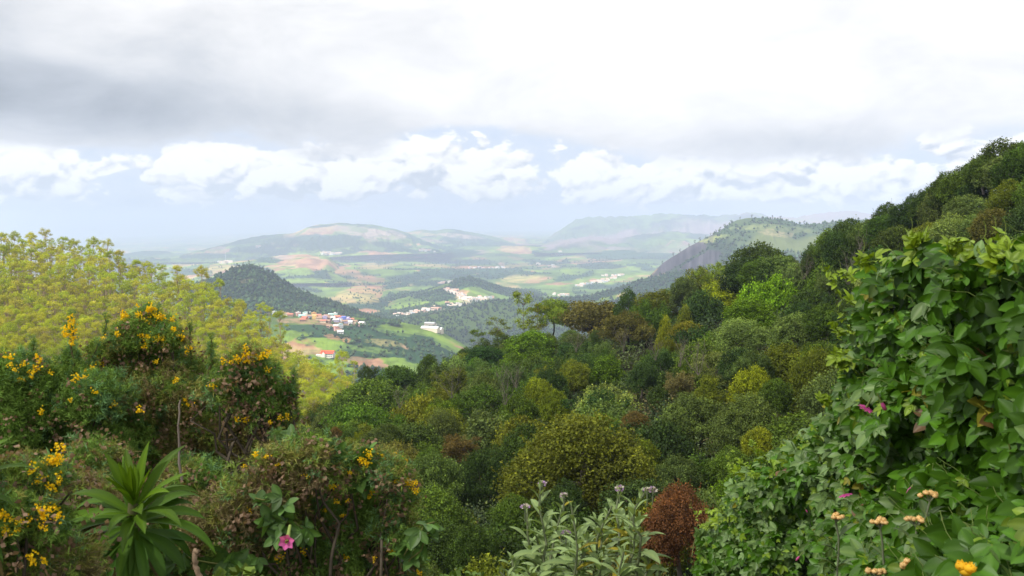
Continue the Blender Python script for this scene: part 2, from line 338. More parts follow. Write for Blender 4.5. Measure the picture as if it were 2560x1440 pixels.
def c_cone(x, y, z, u, v):
    col = np.broadcast_to(WOOD, x.shape + (3,)) * (1 + .35 * fbm(x / 60, y / 60, 4))[..., None]; w = np.ones(x.shape)
    return patches(col, w, u, v, [(615, 702, 34, 5, -.15, (0.13, 0.11, 0.06)), (718, 702, 9, 8, .8, (0.26, .16, .09)), (690, 780, 70, 4, .05, (0.17, .13, .06))], x / 100, y / 100)
ridge('wooded_hill', [(430, 740), (480, 705), (530, 690), (560, 676), (590, 664), (620, 659), (650, 668), (680, 680), (705, 696), (730, 716), (760, 730), (800, 745), (840, 757), (880, 772), (920, 788), (960, 803), (1000, 815)],
      [(400, 2000), (1000, 1850)], [(0, 430)], [(0, 788), (1000, 812)], 700, -260, c_cone, 440, 1000, 1.2, 90, 0.95, 9, 10, 90)
def c_mid(x, y, z, u, v):
    col, w = basecol(x, y, .8, .0, -.05)
    return patches(col, w, u, v, [(1165, 705, 60, 14, 0, WOOD), (1120, 725, 90, 12, -.3, WOOD), (1240, 722, 60, 14, .3, WOOD), (1300, 732, 70, 8, .1, WOOD), (1150, 743, 40, 14, .5, (.45, .36, .26)), (1200, 746, 30, 5, 0, (.45, .36, .26)), (1200, 725, 26, 6, .3, MID), (1090, 742, 60, 14, 0, WOOD),
        (1020, 764, 60, 8, -.15, TEA), (1040, 752, 60, 6, -.2, MID), (960, 770, 40, 8, -.2, MID), (1050, 780, 70, 5, -.1, (.25, .19, .13)), (980, 747, 40, 5, -.2, WOOD)], x / 160, y / 160, .15)
ridge('wooded_hill', [(880, 800), (930, 779), (960, 766), (1000, 750), (1040, 738), (1080, 722), (1120, 706), (1150, 696), (1172, 691), (1195, 698), (1230, 711), (1270, 724), (1320, 735), (1370, 745), (1420, 760)],
      [(0, 3300), (3000, 3300)], [(0, 800)], [(0, 795), (1420, 795)], 700, -265, c_mid, 890, 1420, 1.4, 90, 1.0, 10, 14, 130)
def c_spur7(x, y, z, u, v):
    col = WOOD * 1.0 + (MID * .75 - WOOD) * smooth(-.15, .3, fbm(x / 160, y / 160, 4))[..., None]; w = .4 + .6 * smooth(.1, -.1, fbm(x / 160, y / 160, 4))
    return patches(col, w, u, v, [(1100, 775, 60, 7, -.25, (.27, .22, .17)), (1530, 745, 60, 8, -.2, TEA), (1560, 735, 24, 5, -.3, STRAW), (1450, 760, 80, 6, -.1, MID), (1085, 812, 22, 4, .1, (.3, .27, .2))], x / 150, y / 150, .2)
ridge('wooded_slope', [(900, 806), (990, 798), (1060, 790), (1130, 772), (1200, 757), (1280, 748), (1350, 744), (1420, 746), (1480, 738), (1540, 722), (1600, 700), (1700, 675), (1900, 660)],
      [(0, 2350), (3000, 2350)], [(0, 700)], [(900, 890), (1200, 950), (1900, 920)], 500, -265, c_spur7, 900, 1900, 1.6, 80, 1.0, 9, 12, 90)
def c_cliff(x, y, z, u, v):
    f = fbm(x / 120, y / 120, 5); col = np.array((.050, .085, .040)) + (np.array((.12, .15, .05)) - np.array((.050, .085, .040))) * smooth(-.1, .4, f)[..., None]; w = smooth(.15, -.05, f)
    streak = fbm(u / 5.0, v / 60.0, 4)
    rock = np.array((.082, .075, .085))[None] * np.clip(1 + .75 * streak, .35, 2.0)[..., None]
    q = np.minimum(np.hypot((u - 1690) / 95, (v - 655 + (u - 1690) * .62) / 30), np.hypot((u - 1735) / 75, (v - 652 + (u - 1735) * .25) / 26)) + .25 * fbm(u / 20, v / 20, 3)
    m = smooth(1.05, .85, q)[..., None]
    ledge = smooth(1.0, .6, np.abs(v - (672 - (u - 1690) * .62)) / 5 + .5 * fbm(u / 9, v / 9, 3))[..., None] * smooth(1640, 1670, u)[..., None] * smooth(1790, 1750, u)[..., None]
    m = m * (1 - ledge * .9); col = col * (1 - m) + rock * m; w = w * (1 - m[..., 0])
    return patches(col, w, u, v, [(1785, 597, 44, 8, -.2, (.24, .27, .07)), (1890, 568, 70, 7, -.05, (.17, .20, .07)), (1940, 582, 50, 9, .1, (.26, .23, .12)), (1990, 575, 60, 9, .1, (.12, .15, .06)), (1596, 698, 50, 10, -.45, (.33, .25, .13)), (1650, 690, 40, 6, -.3, (.2, .17, .09)), (1830, 690, 60, 8, -.1, (.09, .12, .05))], x / 90, y / 90, .3)
def sh_cliff(t, u):
    k = smooth(1560, 1640, u) * smooth(1860, 1760, u); steep = np.where(t < .35, t * 1.75, .6125 + (t - .35) * .596)
    return t * (1 - k) + steep * k
ridge('rocky_mountain', [(1480, 775), (1540, 735), (1570, 717), (1600, 705), (1620, 694), (1640, 672), (1660, 654), (1690, 636), (1720, 617), (1750, 601), (1780, 586), (1800, 577), (1820, 562), (1840, 550), (1870, 545), (1900, 546), (1940, 548), (1965, 551), (1985, 560), (2030, 561), (2080, 556), (2130, 550), (2200, 548), (2400, 552), (2600, 560)],
      [(1480, 2700), (1850, 2550), (2600, 2400)], [(0, 520)], [(1480, 790), (1600, 745), (1800, 745), (2600, 730)], 800, -265, c_cliff, 1490, 2600, 1.6, 110, 1.0, 9, 16, 110, M_ROCK, 1.0, sh_cliff)
def c_spur(x, y, z, u, v):
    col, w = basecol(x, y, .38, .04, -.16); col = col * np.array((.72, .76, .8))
    return patches(col, w, u, v, [(830, 842, 24, 8, .25, (.30, .17, .09)), (866, 850, 12, 7, 0, (.36, .2, .1)), (905, 905, 60, 12, .15, (.23, .13, .085)), (950, 912, 26, 6, .2, (.34, .2, .12)), (970, 858, 60, 10, .1, (.22, .2, .08)), (1010, 862, 12, 9, .6, (.3, .2, .12)), (800, 805, 120, 9, .05, (.3, .2, .12)), (800, 858, 80, 8, .1, TEA),
        (760, 820, 60, 10, 0, WOOD), (800, 828, 36, 12, 0, WOOD), (900, 833, 50, 10, .1, WOOD), (980, 830, 50, 8, .2, MID), (1120, 853, 40, 7, .35, TEA), (1085, 835, 30, 5, .3, TEA), (1080, 824, 18, 5, .1, (.5, .36, .24)), (1050, 870, 60, 9, .3, WOOD), (900, 872, 90, 8, .1, MID), (870, 895, 60, 5, .1, (.2, .16, .09)), (790, 880, 50, 6, 0, (.2, .2, .08)), (840, 905, 40, 6, .1, TEA)], x / 60, y / 60, .2)
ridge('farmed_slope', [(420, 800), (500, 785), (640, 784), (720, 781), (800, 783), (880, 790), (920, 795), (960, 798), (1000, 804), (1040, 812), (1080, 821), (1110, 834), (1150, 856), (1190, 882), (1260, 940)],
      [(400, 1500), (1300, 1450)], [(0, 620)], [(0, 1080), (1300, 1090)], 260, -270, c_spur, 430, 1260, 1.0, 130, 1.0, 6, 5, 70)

# ---- the two near slopes: where tree tops meet the sky, and how far away that is
VR = [(-900, 1200), (500, 1130), (650, 1065), (730, 1030), (800, 1000), (880, 962), (930, 930), (1000, 915), (1080, 902), (1130, 882), (1170, 862), (1250, 835), (1300, 832), (1420, 795), (1500, 778), (1560, 745), (1640, 728), (1750, 695), (1850, 655), (1900, 625), (2000, 625), (2060, 596), (2110, 562), (2200, 525), (2290, 490), (2375, 430), (2440, 405), (2500, 365), (2560, 345), (2700, 290), (3400, 120)]
DR = [(-900, 80), (500, 92), (730, 118), (880, 150), (1000, 170), (1170, 188), (1420, 198), (1640, 193), (1900, 165), (2110, 140), (2290, 125), (2560, 110), (3400, 90)]
def Dright(u, v):
    vs = interp(u, VR); ds = interp(u, DR); s = np.clip((v - vs) / (1420 - vs), 0, 1.2); return 1 / (1 / ds + s * (1 / 36 - 1 / ds))
VL = [(-700, 560), (-200, 572), (0, 588), (130, 594), (280, 618), (330, 655), (460, 680), (540, 708), (590, 742), (640, 780), (690, 830), (740, 872), (800, 893), (880, 935), (950, 985), (1100, 1060)]
DL = [(-700, 430), (0, 420), (300, 405), (540, 375), (740, 345), (880, 320), (1100, 310)]
def Dleft(u, v):
    vs = interp(u, VL); ds = interp(u, DL); s = np.clip((v - vs) / (1060 - vs), 0, 1.2); return 1 / (1 / ds + s * (1 / 235 - 1 / ds))
def slope_points(u, s, V, Dfun, vn, top):
    vs = interp(u, V); v = vs + s * (vn - vs); D = Dfun(u, v); p = P(u, v, D); p[..., 2] -= top; return p
def build_ground():
    ang = np.linspace(-62, 62, 260); u = np.clip(1280 + F * np.tan(np.radians(ang)), -900, 3400)
    rows = []
    edge = slope_points(u, np.zeros_like(u), VR, Dright, 1420, 4.9)
    dirs = np.stack([np.sin(np.radians(ang)), np.cos(np.radians(ang))], -1)
    re = np.hypot(edge[:, 0], edge[:, 1])
    for k in np.linspace(1, 0.1, 10):                          # over the crest and down
        r = re + 130 * k; rows.append(np.column_stack([dirs * r[:, None], edge[:, 2] - 62 * k ** 1.2]))
    for s in np.linspace(0, 1, 90):
        e = slope_points(u, np.full_like(u, s), VR, Dright, 1420, 4.9); r = np.hypot(e[:, 0], e[:, 1])
        q = np.column_stack([dirs * r[:, None], e[:, 2]]); q[:, 2] += .5 * fbm(q[:, 0] / 9, q[:, 1] / 9, 4); rows.append(q)
    last = rows[-1]; rl = np.hypot(last[:, 0], last[:, 1]); bank = 1.0 * smooth(1800, 2700, u)
    for t in np.linspace(.03, 1, 40):
        r = rl + (0.4 - rl) * t; f = smooth(0.0, 1.0, np.clip((r - 4.0) / (rl - 4.0), 0, 1)) ; f = np.clip((r - 4.0) / (rl - 4.0), 0, 1) ** .9
        z = -1.75 + bank * smooth(1, 2.4, r) * smooth(9, 4, r) + (last[:, 2] + 1.75) * f + .08 * fbm(dirs[:, 0] * r * 2, dirs[:, 1] * r * 2, 3); rows.append(np.column_stack([dirs * r[:, None], z]))
    pts = np.array(rows); c = np.array((.028, .030, .014)) * (1 + .5 * fbm(pts[..., 0] / 3, pts[..., 1] / 3, 4))[..., None]
    landobj('ground', pts, c, M_LITTER)
    a2 = np.radians(np.linspace(60, 300, 60)); r2 = np.array([.4, 2, 6, 20, 60, 140]); A, R = np.meshgrid(a2, r2)
    pts = np.stack([R * np.sin(A), R * np.cos(A), -1.77 - 0 * R + .15 * np.clip(R - 6, 0, 99) * .2], -1)
    landobj('path', pts[::-1], np.broadcast_to((.12, .10, .07), pts.shape), M_LITTER)
build_ground()
def build_left():
    u = np.arange(-700, 1101, 6.0); rows = []
    e0 = slope_points(u, np.zeros_like(u), VL, Dleft, 1060, 15.5); r0 = np.hypot(e0[:, 0], e0[:, 1]); d = e0[:, :2] / r0[:, None]
    for k in np.linspace(1, .05, 14): rows.append(np.column_stack([d * (r0 + 300 * k)[:, None], e0[:, 2] - 130 * k ** 1.1]))
    for s in np.linspace(0, 1, 80):
        e = slope_points(u, np.full_like(u, s), VL, Dleft, 1060, 15.5); e[:, 2] += 1.2 * fbm(e[:, 0] / 20, e[:, 1] / 20, 3); rows.append(e)
    l = rows[-1]; r1 = np.hypot(l[:, 0], l[:, 1])
    for k in np.linspace(.1, 1, 8): rows.append(np.column_stack([d * (r1 - 60 * k)[:, None], l[:, 2] - 16 * k]))
    pts = np.array(rows); c = np.array((.17, .165, .055)) * (1 + .5 * fbm(pts[..., 0] / 8, pts[..., 1] / 8, 4))[..., None]
    landobj('hillside', pts, c, M_LITTER)
build_left()
bpy.context.view_layer.update()
DG = bpy.context.evaluated_depsgraph_get()
def hit(u, v):
    d = Vector(ray(u, v)).normalized(); ok, loc, nrm, i, o, m = S.ray_cast(DG, Vector((0, 0, 0)) + d * 60, d)
    return (loc, o.name) if ok else (None, None)
def drop(x, y):
    ok, loc, nrm, i, o, m = S.ray_cast(DG, Vector((x, y, 900)), Vector((0, 0, -1))); return (loc, o.name) if ok else (None, None)
# ------------------------------------------------------------------ trees of the two near slopes
LQ = np.array([(0, 0, 0), (.34, .45, .06), (0, 1, -.06), (-.34, .45, .06)]); LQF = np.array([(0, 1, 2, 3)])
def crown_points(rng, lobes, n, fill=.8, low=-.35):
    lobes = np.asarray(lobes, float); w = (lobes[:, 3] * lobes[:, 3] + lobes[:, 3] * lobes[:, 4]); w /= w.sum()
    out_p, out_n, out_k = [], [], []; got = 0
    while got < n:
        m = int(n * 1.6); k = rng.choice(len(lobes), m, p=w); d = unit(rng.normal(size=(m, 3))); ok = d[:, 2] > low - .25 * rng.random(m); k, d = k[ok], d[ok]
        r = fill + (1.04 - fill) * rng.random(len(k)) ** .6; L = lobes[k]
        p = L[:, :3] + d * r[:, None] * L[:, [3, 3, 4]]
        q = (p[:, None] - lobes[None, :, :3]) / lobes[None, :, [3, 3, 4]]; inside = (np.sum(q * q, -1) < .62); inside[np.arange(len(k)), k] = False
        ok = ~inside.any(1); out_p.append(p[ok]); out_n.append(d[ok]); out_k.append(k[ok]); got += ok.sum()
    return (np.concatenate(a)[:n] for a in (out_p, out_n, out_k))
def leaves(mb, rng, p, nrm, size, k=None, up=.45, tip=.25, var=.22, col=(1, 1, 1), droop=.25):
    n = len(p); nn = unit(nrm + rng.normal(0, .55, (n, 3)) + np.array((0, 0, up))); f = unit(rng.normal(size=(n, 3)) + nrm * .6 - np.array((0, 0, droop)))
    b = 1 + var * rng.normal(size=n)
    if k is not None: b = b * (1 + .16 * rng.normal(size=k.max() + 1))[k]
    c = np.asarray(col, float).reshape(-1, 3) * np.clip(b, .35, 1.9)[:, None]
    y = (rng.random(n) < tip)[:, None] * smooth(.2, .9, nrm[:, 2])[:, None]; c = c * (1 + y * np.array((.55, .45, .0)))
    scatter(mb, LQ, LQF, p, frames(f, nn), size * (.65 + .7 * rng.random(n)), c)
def dome_lobes(rng, n, R=1.0, H=.95, spread=.62, rl=(.34, .5), flat=.8, cone=0.0):
    L = []
    for i in range(n):
        t = (i + .5) / n; zz = 1 - 1.6 * t; a = i * 2.39996 + rng.normal(0, .25); rr = math.sqrt(max(0, 1 - zz * zz)) * (1 - cone * max(zz, 0))
        r = rng.uniform(rl[0] * .8, rl[1] * 1.1) * (1 - .35 * cone * max(zz, 0)); k = rng.uniform(.72, 1.18) * spread; a += rng.normal(0, .3)
        L.append((rr * k * R * math.cos(a), rr * k * R * math.sin(a), zz * spread * H + (.15 * cone * max(zz, 0)), r, r * flat))
    return L
def limbs(mb, rng, lobes, base, fork, rb, n=7, col=(1, 1, 1)):
    tube(mb, wob(rng, base, fork, 7, .10), np.linspace(rb, rb * .62, 7), 7, col)
    idx = rng.permutation(len(lobes))[:n]
    for i in idx:
        L = np.array(lobes[i][:3]); tube(mb, wob(rng, fork, L + (0, 0, .05), 6, .10), np.linspace(rb * .5, rb * .10, 6), 5, col)
PROTO = {}
def proto(kind, i, lobes, n, size, seed, low=-.75, tip=.25, up=.45, fill=.8, extra=None, trunk=1.1, rb=.07, nl=7):
    rng = RNG(seed); mb = MB(); g = 20; tp, tn, tk = crown_points(rng, lobes, n // g, fill, low); k = np.repeat(tk, g); nt_ = len(tp)
    p = np.repeat(tp, g, 0) + rng.normal(0, .048, (nt_ * g, 3)) * np.array((1, 1, .75)); nn = np.repeat(tn, g, 0); tone = np.repeat(np.clip(1 + .17 * rng.normal(size=nt_), .6, 1.5), g)[:, None] * np.ones(3)
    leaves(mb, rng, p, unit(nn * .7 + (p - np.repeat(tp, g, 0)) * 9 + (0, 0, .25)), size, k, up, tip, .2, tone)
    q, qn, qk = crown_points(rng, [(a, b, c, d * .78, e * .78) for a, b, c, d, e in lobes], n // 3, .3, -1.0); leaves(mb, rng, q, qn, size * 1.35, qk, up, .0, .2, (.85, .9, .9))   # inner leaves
    if extra: extra(mb, rng, lobes)
    tm = MB(); limbs(tm, rng, lobes, (rng.normal(0, .12), rng.normal(0, .12), -trunk), (0, 0, -.12), rb, nl)
    PROTO.setdefault(kind, []).append((mb.mesh('crown', M_CROWN, False), tm.mesh('trunk', M_BARK)))
def spikes(mb, rng, lobes, n=60):                              # sprigs that break the outline
    p, d, k = crown_points(rng, lobes, n, 1.0, .1); 
    for q, e in zip(p, d):
        dirn = unit(e + (0, 0, .8) + rng.normal(0, .3, 3)); L = rng.uniform(.08, .2); m = 9; t = np.linspace(0, 1, m)[:, None]
        leaves(mb, rng, q + dirn * L * t, np.repeat(dirn[None], m, 0), .045, None, .2, .3)
for i in range(6):
    r = RNG(100 + i); proto('dome', i, dome_lobes(r, 26 + 4 * i, 1, .95, .66, (.24, .44), .85), 10500, .058, 200 + i, extra=spikes)
for i in range(3):
    r = RNG(120 + i); proto('big', i, dome_lobes(r, 40 + 5 * i, 1, 1.0, .72, (.19, .36), .9), 24000, .040, 220 + i, extra=spikes)
for i in range(3):
    r = RNG(140 + i); proto('cone', i, dome_lobes(r, 30, .9, 1.25, .66, (.22, .36), 1.0, .55), 10000, .055, 240 + i, extra=spikes)
for i in range(3):                                              # flat topped, layered
    r = RNG(160 + i); L = []
    for j in range(26):
        a = r.uniform(0, 6.28); rr = math.sqrt(r.random()) * .85; L.append((rr * math.cos(a), rr * math.sin(a), .34 * (1 - rr ** 2) + r.uniform(-.26, .18), r.uniform(.2, .36), r.uniform(.12, .22)))
    proto('umbrella', i, L, 10000, .050, 260 + i, low=-.6, trunk=1.2, nl=16, rb=.06)
for i in range(3):                                              # ragged, open, twiggy
    r = RNG(180 + i); L = [(r.normal(0, .42), r.normal(0, .42), r.uniform(-.4, .75), r.uniform(.14, .30), r.uniform(.14, .3)) for j in range(30)]
    proto('ragged', i, L, 8000, .050, 280 + i, fill=.55, trunk=1.0, nl=22, rb=.045, up=.2, extra=spikes)
def airy(seed):                                                 # tall and see-through, leaves in loose plates at the branch ends
    rng = RNG(seed); tm, mb = MB(), MB(); top = np.array((rng.normal(0, .1), 0, 1.0)); path = wob(rng, (0, 0, -1.2), top, 12, .12); tube(tm, path, np.linspace(.035, .008, 12), 6)
    for j in range(16):
        b = path[rng.integers(5, 12)]; a = rng.uniform(0, 6.28); e = b + np.array((math.cos(a), math.sin(a), rng.uniform(.15, .6))) * rng.uniform(.25, .62); tube(tm, wob(rng, b, e, 5, .06), np.linspace(.014, .004, 5), 4)
        m = 170; q = e + rng.normal(0, 1, (m, 3)) * np.array((.13, .13, .045)); leaves(mb, rng, q, np.repeat([[0, 0, 1.]], m, 0) + rng.normal(0, .3, (m, 3)), .060, None, .5, .5)
    PROTO.setdefault('airy', []).append((mb.mesh('crown', M_CROWN, False), tm.mesh('trunk', M_BARK)))
for i in range(3): airy(300 + i)
def euc(seed):                                                  # slender eucalyptus, unit height 1
    rng = RNG(seed); tm, mb = MB(), MB(); top = np.array((rng.normal(0, .03), rng.normal(0, .03), .93)); path = wob(rng, (0, 0, -.1), top, 12, .035); tube(tm, path, np.linspace(.0125, .004, 12), 5)
    ht, Rt = rng.uniform(.76, .84), rng.uniform(.13, .20); cl = []
    for j in range(rng.integers(9, 14)):                       # a domed cap of tufts at the top
        a = j * 2.4 + rng.normal(0, .3); q = math.sqrt((j + .5) / 14); cl.append((path[9], math.cos(a) * q * Rt, math.sin(a) * q * Rt, ht + .15 * math.sqrt(max(0, 1 - q * q)) - .085 * rng.random(), rng.uniform(.042, .070), 1))
    for j in range(rng.integers(15, 21)):                         # straggling tufts lower down
        t = rng.uniform(.30, .80); a = rng.uniform(0, 6.28); R = rng.uniform(.05, .19); cl.append((path[int(t * 11) - 1], math.cos(a) * R, math.sin(a) * R, t + .06, rng.uniform(.034, .058), .8))
    for (b, x, y, z, s, sh) in cl:
        e = np.array((x, y, z)) + top * (.9, .9, 0); tube(tm, wob(rng, b, e, 4, .015), np.linspace(.004, .0015, 4), 3)
        m = int(230 * (s / .06) ** 2); d = unit(rng.normal(size=(m, 3))); d[:, 2] = np.abs(d[:, 2]) * rng.choice([1, 1, 1, -.3], m); tn = rng.uniform(.9, 1.12)
        q = e + d * (s * rng.random((m, 1)) ** .55) * np.array((1.2, 1.2, .95)); leaves(mb, rng, q, d * 1.5, .0135, None, .4, .30, .14, (tn, tn, tn), droop=.4)
    PROTO.setdefault('eucalyptus', []).append((mb.mesh('crown', M_EUC, False), tm.mesh('trunk', M_BARK)))
for i in range(8): euc(330 + i)

def put(name, label, cat, group, kind, i, loc, sc, rot, col, bark=(.16, .13, .10)):
    r = thing(name, label, cat, loc, group); cr, tk = PROTO[kind][i % len(PROTO[kind])]
    r.rotation_euler = (0, 0, rot); r.scale = sc
    for n, d, c in (('crown', cr, col), ('trunk', tk, bark)):
        o = link(n, d, r); o.color = tuple(c) + (1,)
    return r
C = dict(dark=(.064, .100, .026), deep=(.046, .082, .030), grey=(.115, .155, .062), pale=(.185, .225, .098), olive=(.148, .160, .024), yellow=(.22, .24, .016), gold=(.175, .20, .020), bright=(.115, .185, .014), brown=(.135, .12, .045), rust=(.135, .088, .042), redtip=(.165, .070, .045), mauve=(.14, .125, .07), mid=(.095, .145, .028), light=(.20, .25, .048))
# (u, top v, width, crown height, kind, colour, label)
HAND = [(1465, 1030, 385, 280, 'big', 'olive', 'largest round olive tree, small glossy leaves, above the grey-leaved shrub'),
 (1322, 838, 135, 85, 'dome', 'bright', 'bright green domed tree beside the thin see-through trees'),
 (1525, 878, 185, 120, 'cone', 'bright', 'yellow-green pointed tree below the brown flat-topped tree'),
 (1440, 905, 90, 70, 'dome', 'olive', 'small olive dome tree touching the left side of a yellow-green pointed tree'),
 (1352, 950, 85, 95, 'dome', 'gold', 'golden-green narrow tree left of the yellow-green pointed tree'),
 (1390, 980, 80, 80, 'dome', 'gold', 'golden-green low tree at the foot of another golden-green tree'),
 (1832, 688, 140, 120, 'dome', 'yellow', 'yellow-green billowing tree high on the right slope'),
 (1925, 700, 150, 150, 'dome', 'bright', 'broad bright green tree on the right of the yellow-green billowing tree'),
 (1880, 745, 130, 90, 'dome', 'bright', 'bright green tree filling the gap below the yellow-green billowing tree'),
 (1482, 766, 235, 95, 'umbrella', 'brown', 'wide brown flat-topped tree with a dark forked trunk'),
 (1575, 792, 150, 80, 'umbrella', 'brown', 'smaller brown flat-topped tree on the right of the wide brown one'),
 (1573, 712, 88, 85, 'cone', 'dark', 'pointed dark tree standing out against the valley'),
 (1642, 722, 105, 75, 'dome', 'olive', 'olive domed tree right of the pointed dark tree on the ridge'),
 (1664, 785, 72, 100, 'cone', 'yellow', 'narrow yellow-green tree right of the brown flat-topped trees'),
 (1712, 762, 60, 80, 'cone', 'olive', 'narrow olive tree behind the narrow yellow-green tree'),
 (1715, 697, 90, 70, 'dome', 'grey', 'grey-green flat dome on the ridge left of the light-tipped tree'),
 (1755, 670, 100, 90, 'dome', 'olive', 'olive tree with light tips rising on the ridge'),
 (1800, 660, 70, 60, 'ragged', 'light', 'ragged light green top beside the olive light-tipped tree'),
 (1765, 735, 120, 130, 'dome', 'deep', 'dark blue-green tall tree with bare stems underneath'),
 (1905, 612, 140, 90, 'dome', 'dark', 'dark rounded tree overlapping the far rocky mountain'),
 (1880, 650, 130, 80, 'dome', 'deep', 'very dark tree just under the rounded tree that overlaps the mountain'),
 (1950, 640, 110, 70, 'dome', 'grey', 'grey-green dome tree right of two dark ridge trees'),
 (2035, 598, 90, 90, 'cone', 'dark', 'dark pointed tree on the ridge where the rocky mountain ends'),
 (2085, 575, 80, 80, 'dome', 'mid', 'mid green ridge tree left of the dark bushy one'),
 (2130, 549, 120, 80, 'dome', 'dark', 'dark bushy ridge tree just under the open sky'),
 (2225, 506, 80, 70, 'dome', 'dark', 'lowest rounded tree silhouetted on the right skyline'),
 (2290, 476, 75, 85, 'cone', 'deep', 'small cone-shaped tree silhouetted on the right skyline'),
 (2368, 424, 85, 95, 'cone', 'deep', 'tall cone-shaped tree silhouetted on the right skyline'),
 (2330, 465, 70, 60, 'dome', 'dark', 'low tree between two cone-shaped skyline trees'),
 (2430, 412, 80, 60, 'dome', 'dark', 'flat tree on the skyline right of the tall cone-shaped tree'),
 (2475, 385, 80, 60, 'dome', 'mid', 'green tree on the skyline below the highest tree'),
 (2540, 345, 140, 90, 'dome', 'dark', 'highest tree at the top right corner of the skyline'),
 (2430, 480, 110, 70, 'dome', 'pale', 'pale grey-green shrub high on the right slope'),
 (2390, 540, 120, 80, 'dome', 'pale', 'pale silvery shrub above the leafy vine'),
 (2500, 520, 110, 80, 'dome', 'brown', 'brownish shrub right of the pale silvery shrub'),
 (2330, 560, 90, 60, 'dome', 'olive', 'olive shrub just left of the pale silvery shrub'),
 (2250, 570, 100, 70, 'dome', 'dark', 'dark shrub above the top edge of the leafy vine'),
 (2540, 450, 90, 70, 'dome', 'olive', 'olive bush near the right edge below the skyline'),
 (1150, 1090, 110, 70, 'ragged', 'rust', 'dead rust-brown bush left of the largest round olive tree'),
 (1210, 1110, 170, 230, 'big', 'deep', 'tall dark green tree left of the largest round olive tree'),
 (1082, 1155, 150, 110, 'umbrella', 'grey', 'spreading tree with a bent bare grey trunk'),
 (1735, 985, 190, 150, 'big', 'grey', 'large grey-green tree right of the largest round olive tree'),
 (2045, 890, 170, 220, 'big', 'olive', 'tall glossy olive tree left of the leafy vine'),
 (1965, 860, 130, 110, 'dome', 'olive', 'olive tree behind the tall glossy one by the vine'),
 (1880, 925, 110, 100, 'dome', 'yellow', 'yellow-green bush left of the tall glossy olive tree'),
 (1885, 1000, 190, 150, 'big', 'grey', 'blue-grey tree below the yellow-green bush'),
 (1900, 1072, 90, 70, 'dome', 'gold', 'small golden-brown bush in front of the blue-grey tree'),
 (1860, 800, 190, 110, 'big', 'pale', 'broad pale silvery tree below the yellow-green billowing tree'),
 (1990, 790, 130, 90, 'dome', 'grey', 'grey-green tree left of the vine shoots'),
 (2070, 760, 110, 80, 'dome', 'mid', 'mid green tree touching the vine edge'),
 (1590, 1035, 80, 40, 'dome', 'rust', 'red-tinged low bush behind the largest round olive tree'),
 (1615, 905, 80, 70, 'dome', 'deep', 'dark bush right of the yellow-green pointed tree'),
 (1700, 930, 90, 70, 'ragged', 'mauve', 'dry mauve-grey bush among green trees'),
 (1790, 880, 110, 90, 'ragged', 'pale', 'pale dry-looking bush right of the mauve-grey bush'),
 (1705, 1215, 210, 190, 'big', 'redtip', 'red-tipped bushy tree at the bottom beside the vine'),
 (1208, 868, 95, 50, 'dome', 'deep', 'dark grey dome left of the bright green domed tree'),
 (840, 1072, 42, 50, 'dome', 'rust', 'small dark bush with a rusty top'),
 (897, 1078, 62, 60, 'ragged', 'yellow', 'loose yellow-green bush next to the rusty-topped one'),
 (935, 958, 190, 120, 'dome', 'mid', 'wide olive-green tree below the sunlit forest edge'),
 (990, 915, 90, 55, 'dome', 'dark', 'dark tree just under the bare brown field'),
 (920, 918, 60, 60, 'ragged', 'dark', 'dark ragged tree at the edge of the sunlit forest'),
 (1130, 925, 130, 80, 'ragged', 'olive', 'thorny olive tree with light twigs'),
 (1215, 965, 160, 120, 'ragged', 'mid', 'tangled climber-covered tree with pale twigs'),
 (1280, 930, 110, 80, 'umbrella', 'grey', 'grey-green umbrella tree left of the golden-green tree'),
 (1310, 740, 75, 105, 'airy', 'light', 'tallest thin see-through tree rising over the valley'),
 (1245, 800, 80, 70, 'airy', 'grey', 'thin see-through tree left of the tallest one'),
 (1195, 830, 70, 60, 'airy', 'mid', 'leftmost thin see-through tree above the dark forest'),
 (1385, 757, 95, 65, 'umbrella', 'light', 'light feathery tree right of the tallest thin tree'),
 (1345, 775, 80, 60, 'airy', 'yellow', 'yellow-tipped thin tree between the feathery and the tallest thin tree'),
 (1070, 890, 60, 50, 'dome', 'dark', 'dark tree poking up beside the green farmland')]
LAND = [(h[0], h[1] + h[3] * .5, h[6]) for h in HAND]
used_xy, n_shola, placed = [], 0, []
def shola(u, v, wpx, hpx, kind, ck, label, rng, group='evergreen trees packed on the right slope', D=None, trunk=None):
    global n_shola
    D = float(Dright(u, v + (18 if v < interp(u, VR) + 20 else 0))) if D is None else D
    top = P(u, v, D); w = wpx * D / F / 2; h = hpx * D / F; sz = h / (1.5 if kind != 'umbrella' else .95)
    if kind == 'airy': sz = h / 1.3
    ztop = {'dome': .95, 'big': 1.0, 'cone': 1.3, 'umbrella': .55, 'ragged': .9, 'airy': 1.1}[kind]
    loc = (top[0], top[1] + w * .4, top[2] - ztop * sz)
    col = np.array(C[ck]) * np.array((1.12, 1.21, .68)) * (1 + .045 * rng.normal(size=3)) * (1 + .12 * rng.normal())
    o = put({'airy': 'slender_tree', 'ragged': 'bushy_tree'}.get(kind, 'evergreen_tree'), label, 'tree', group, kind, int(rng.integers(60)), loc, (w * rng.uniform(.85, 1.12), w * rng.uniform(.85, 1.12), sz * rng.uniform(.92, 1.12)), rng.uniform(0, 6.28), col, (.05, .045, .04) if kind == 'umbrella' else (.20, .17, .14))
    used_xy.append((loc[0], loc[1], w)); n_shola += 1; placed.append((u, v, wpx, hpx, D))
    return o
rg = RNG(77)
for i, (u, v, w, h, k, c, lab) in enumerate(HAND): shola(u, v, w, h, k, c, lab, rg, D=52.0 if i == 0 else 40.0 if lab.startswith('red-tipped') else None)
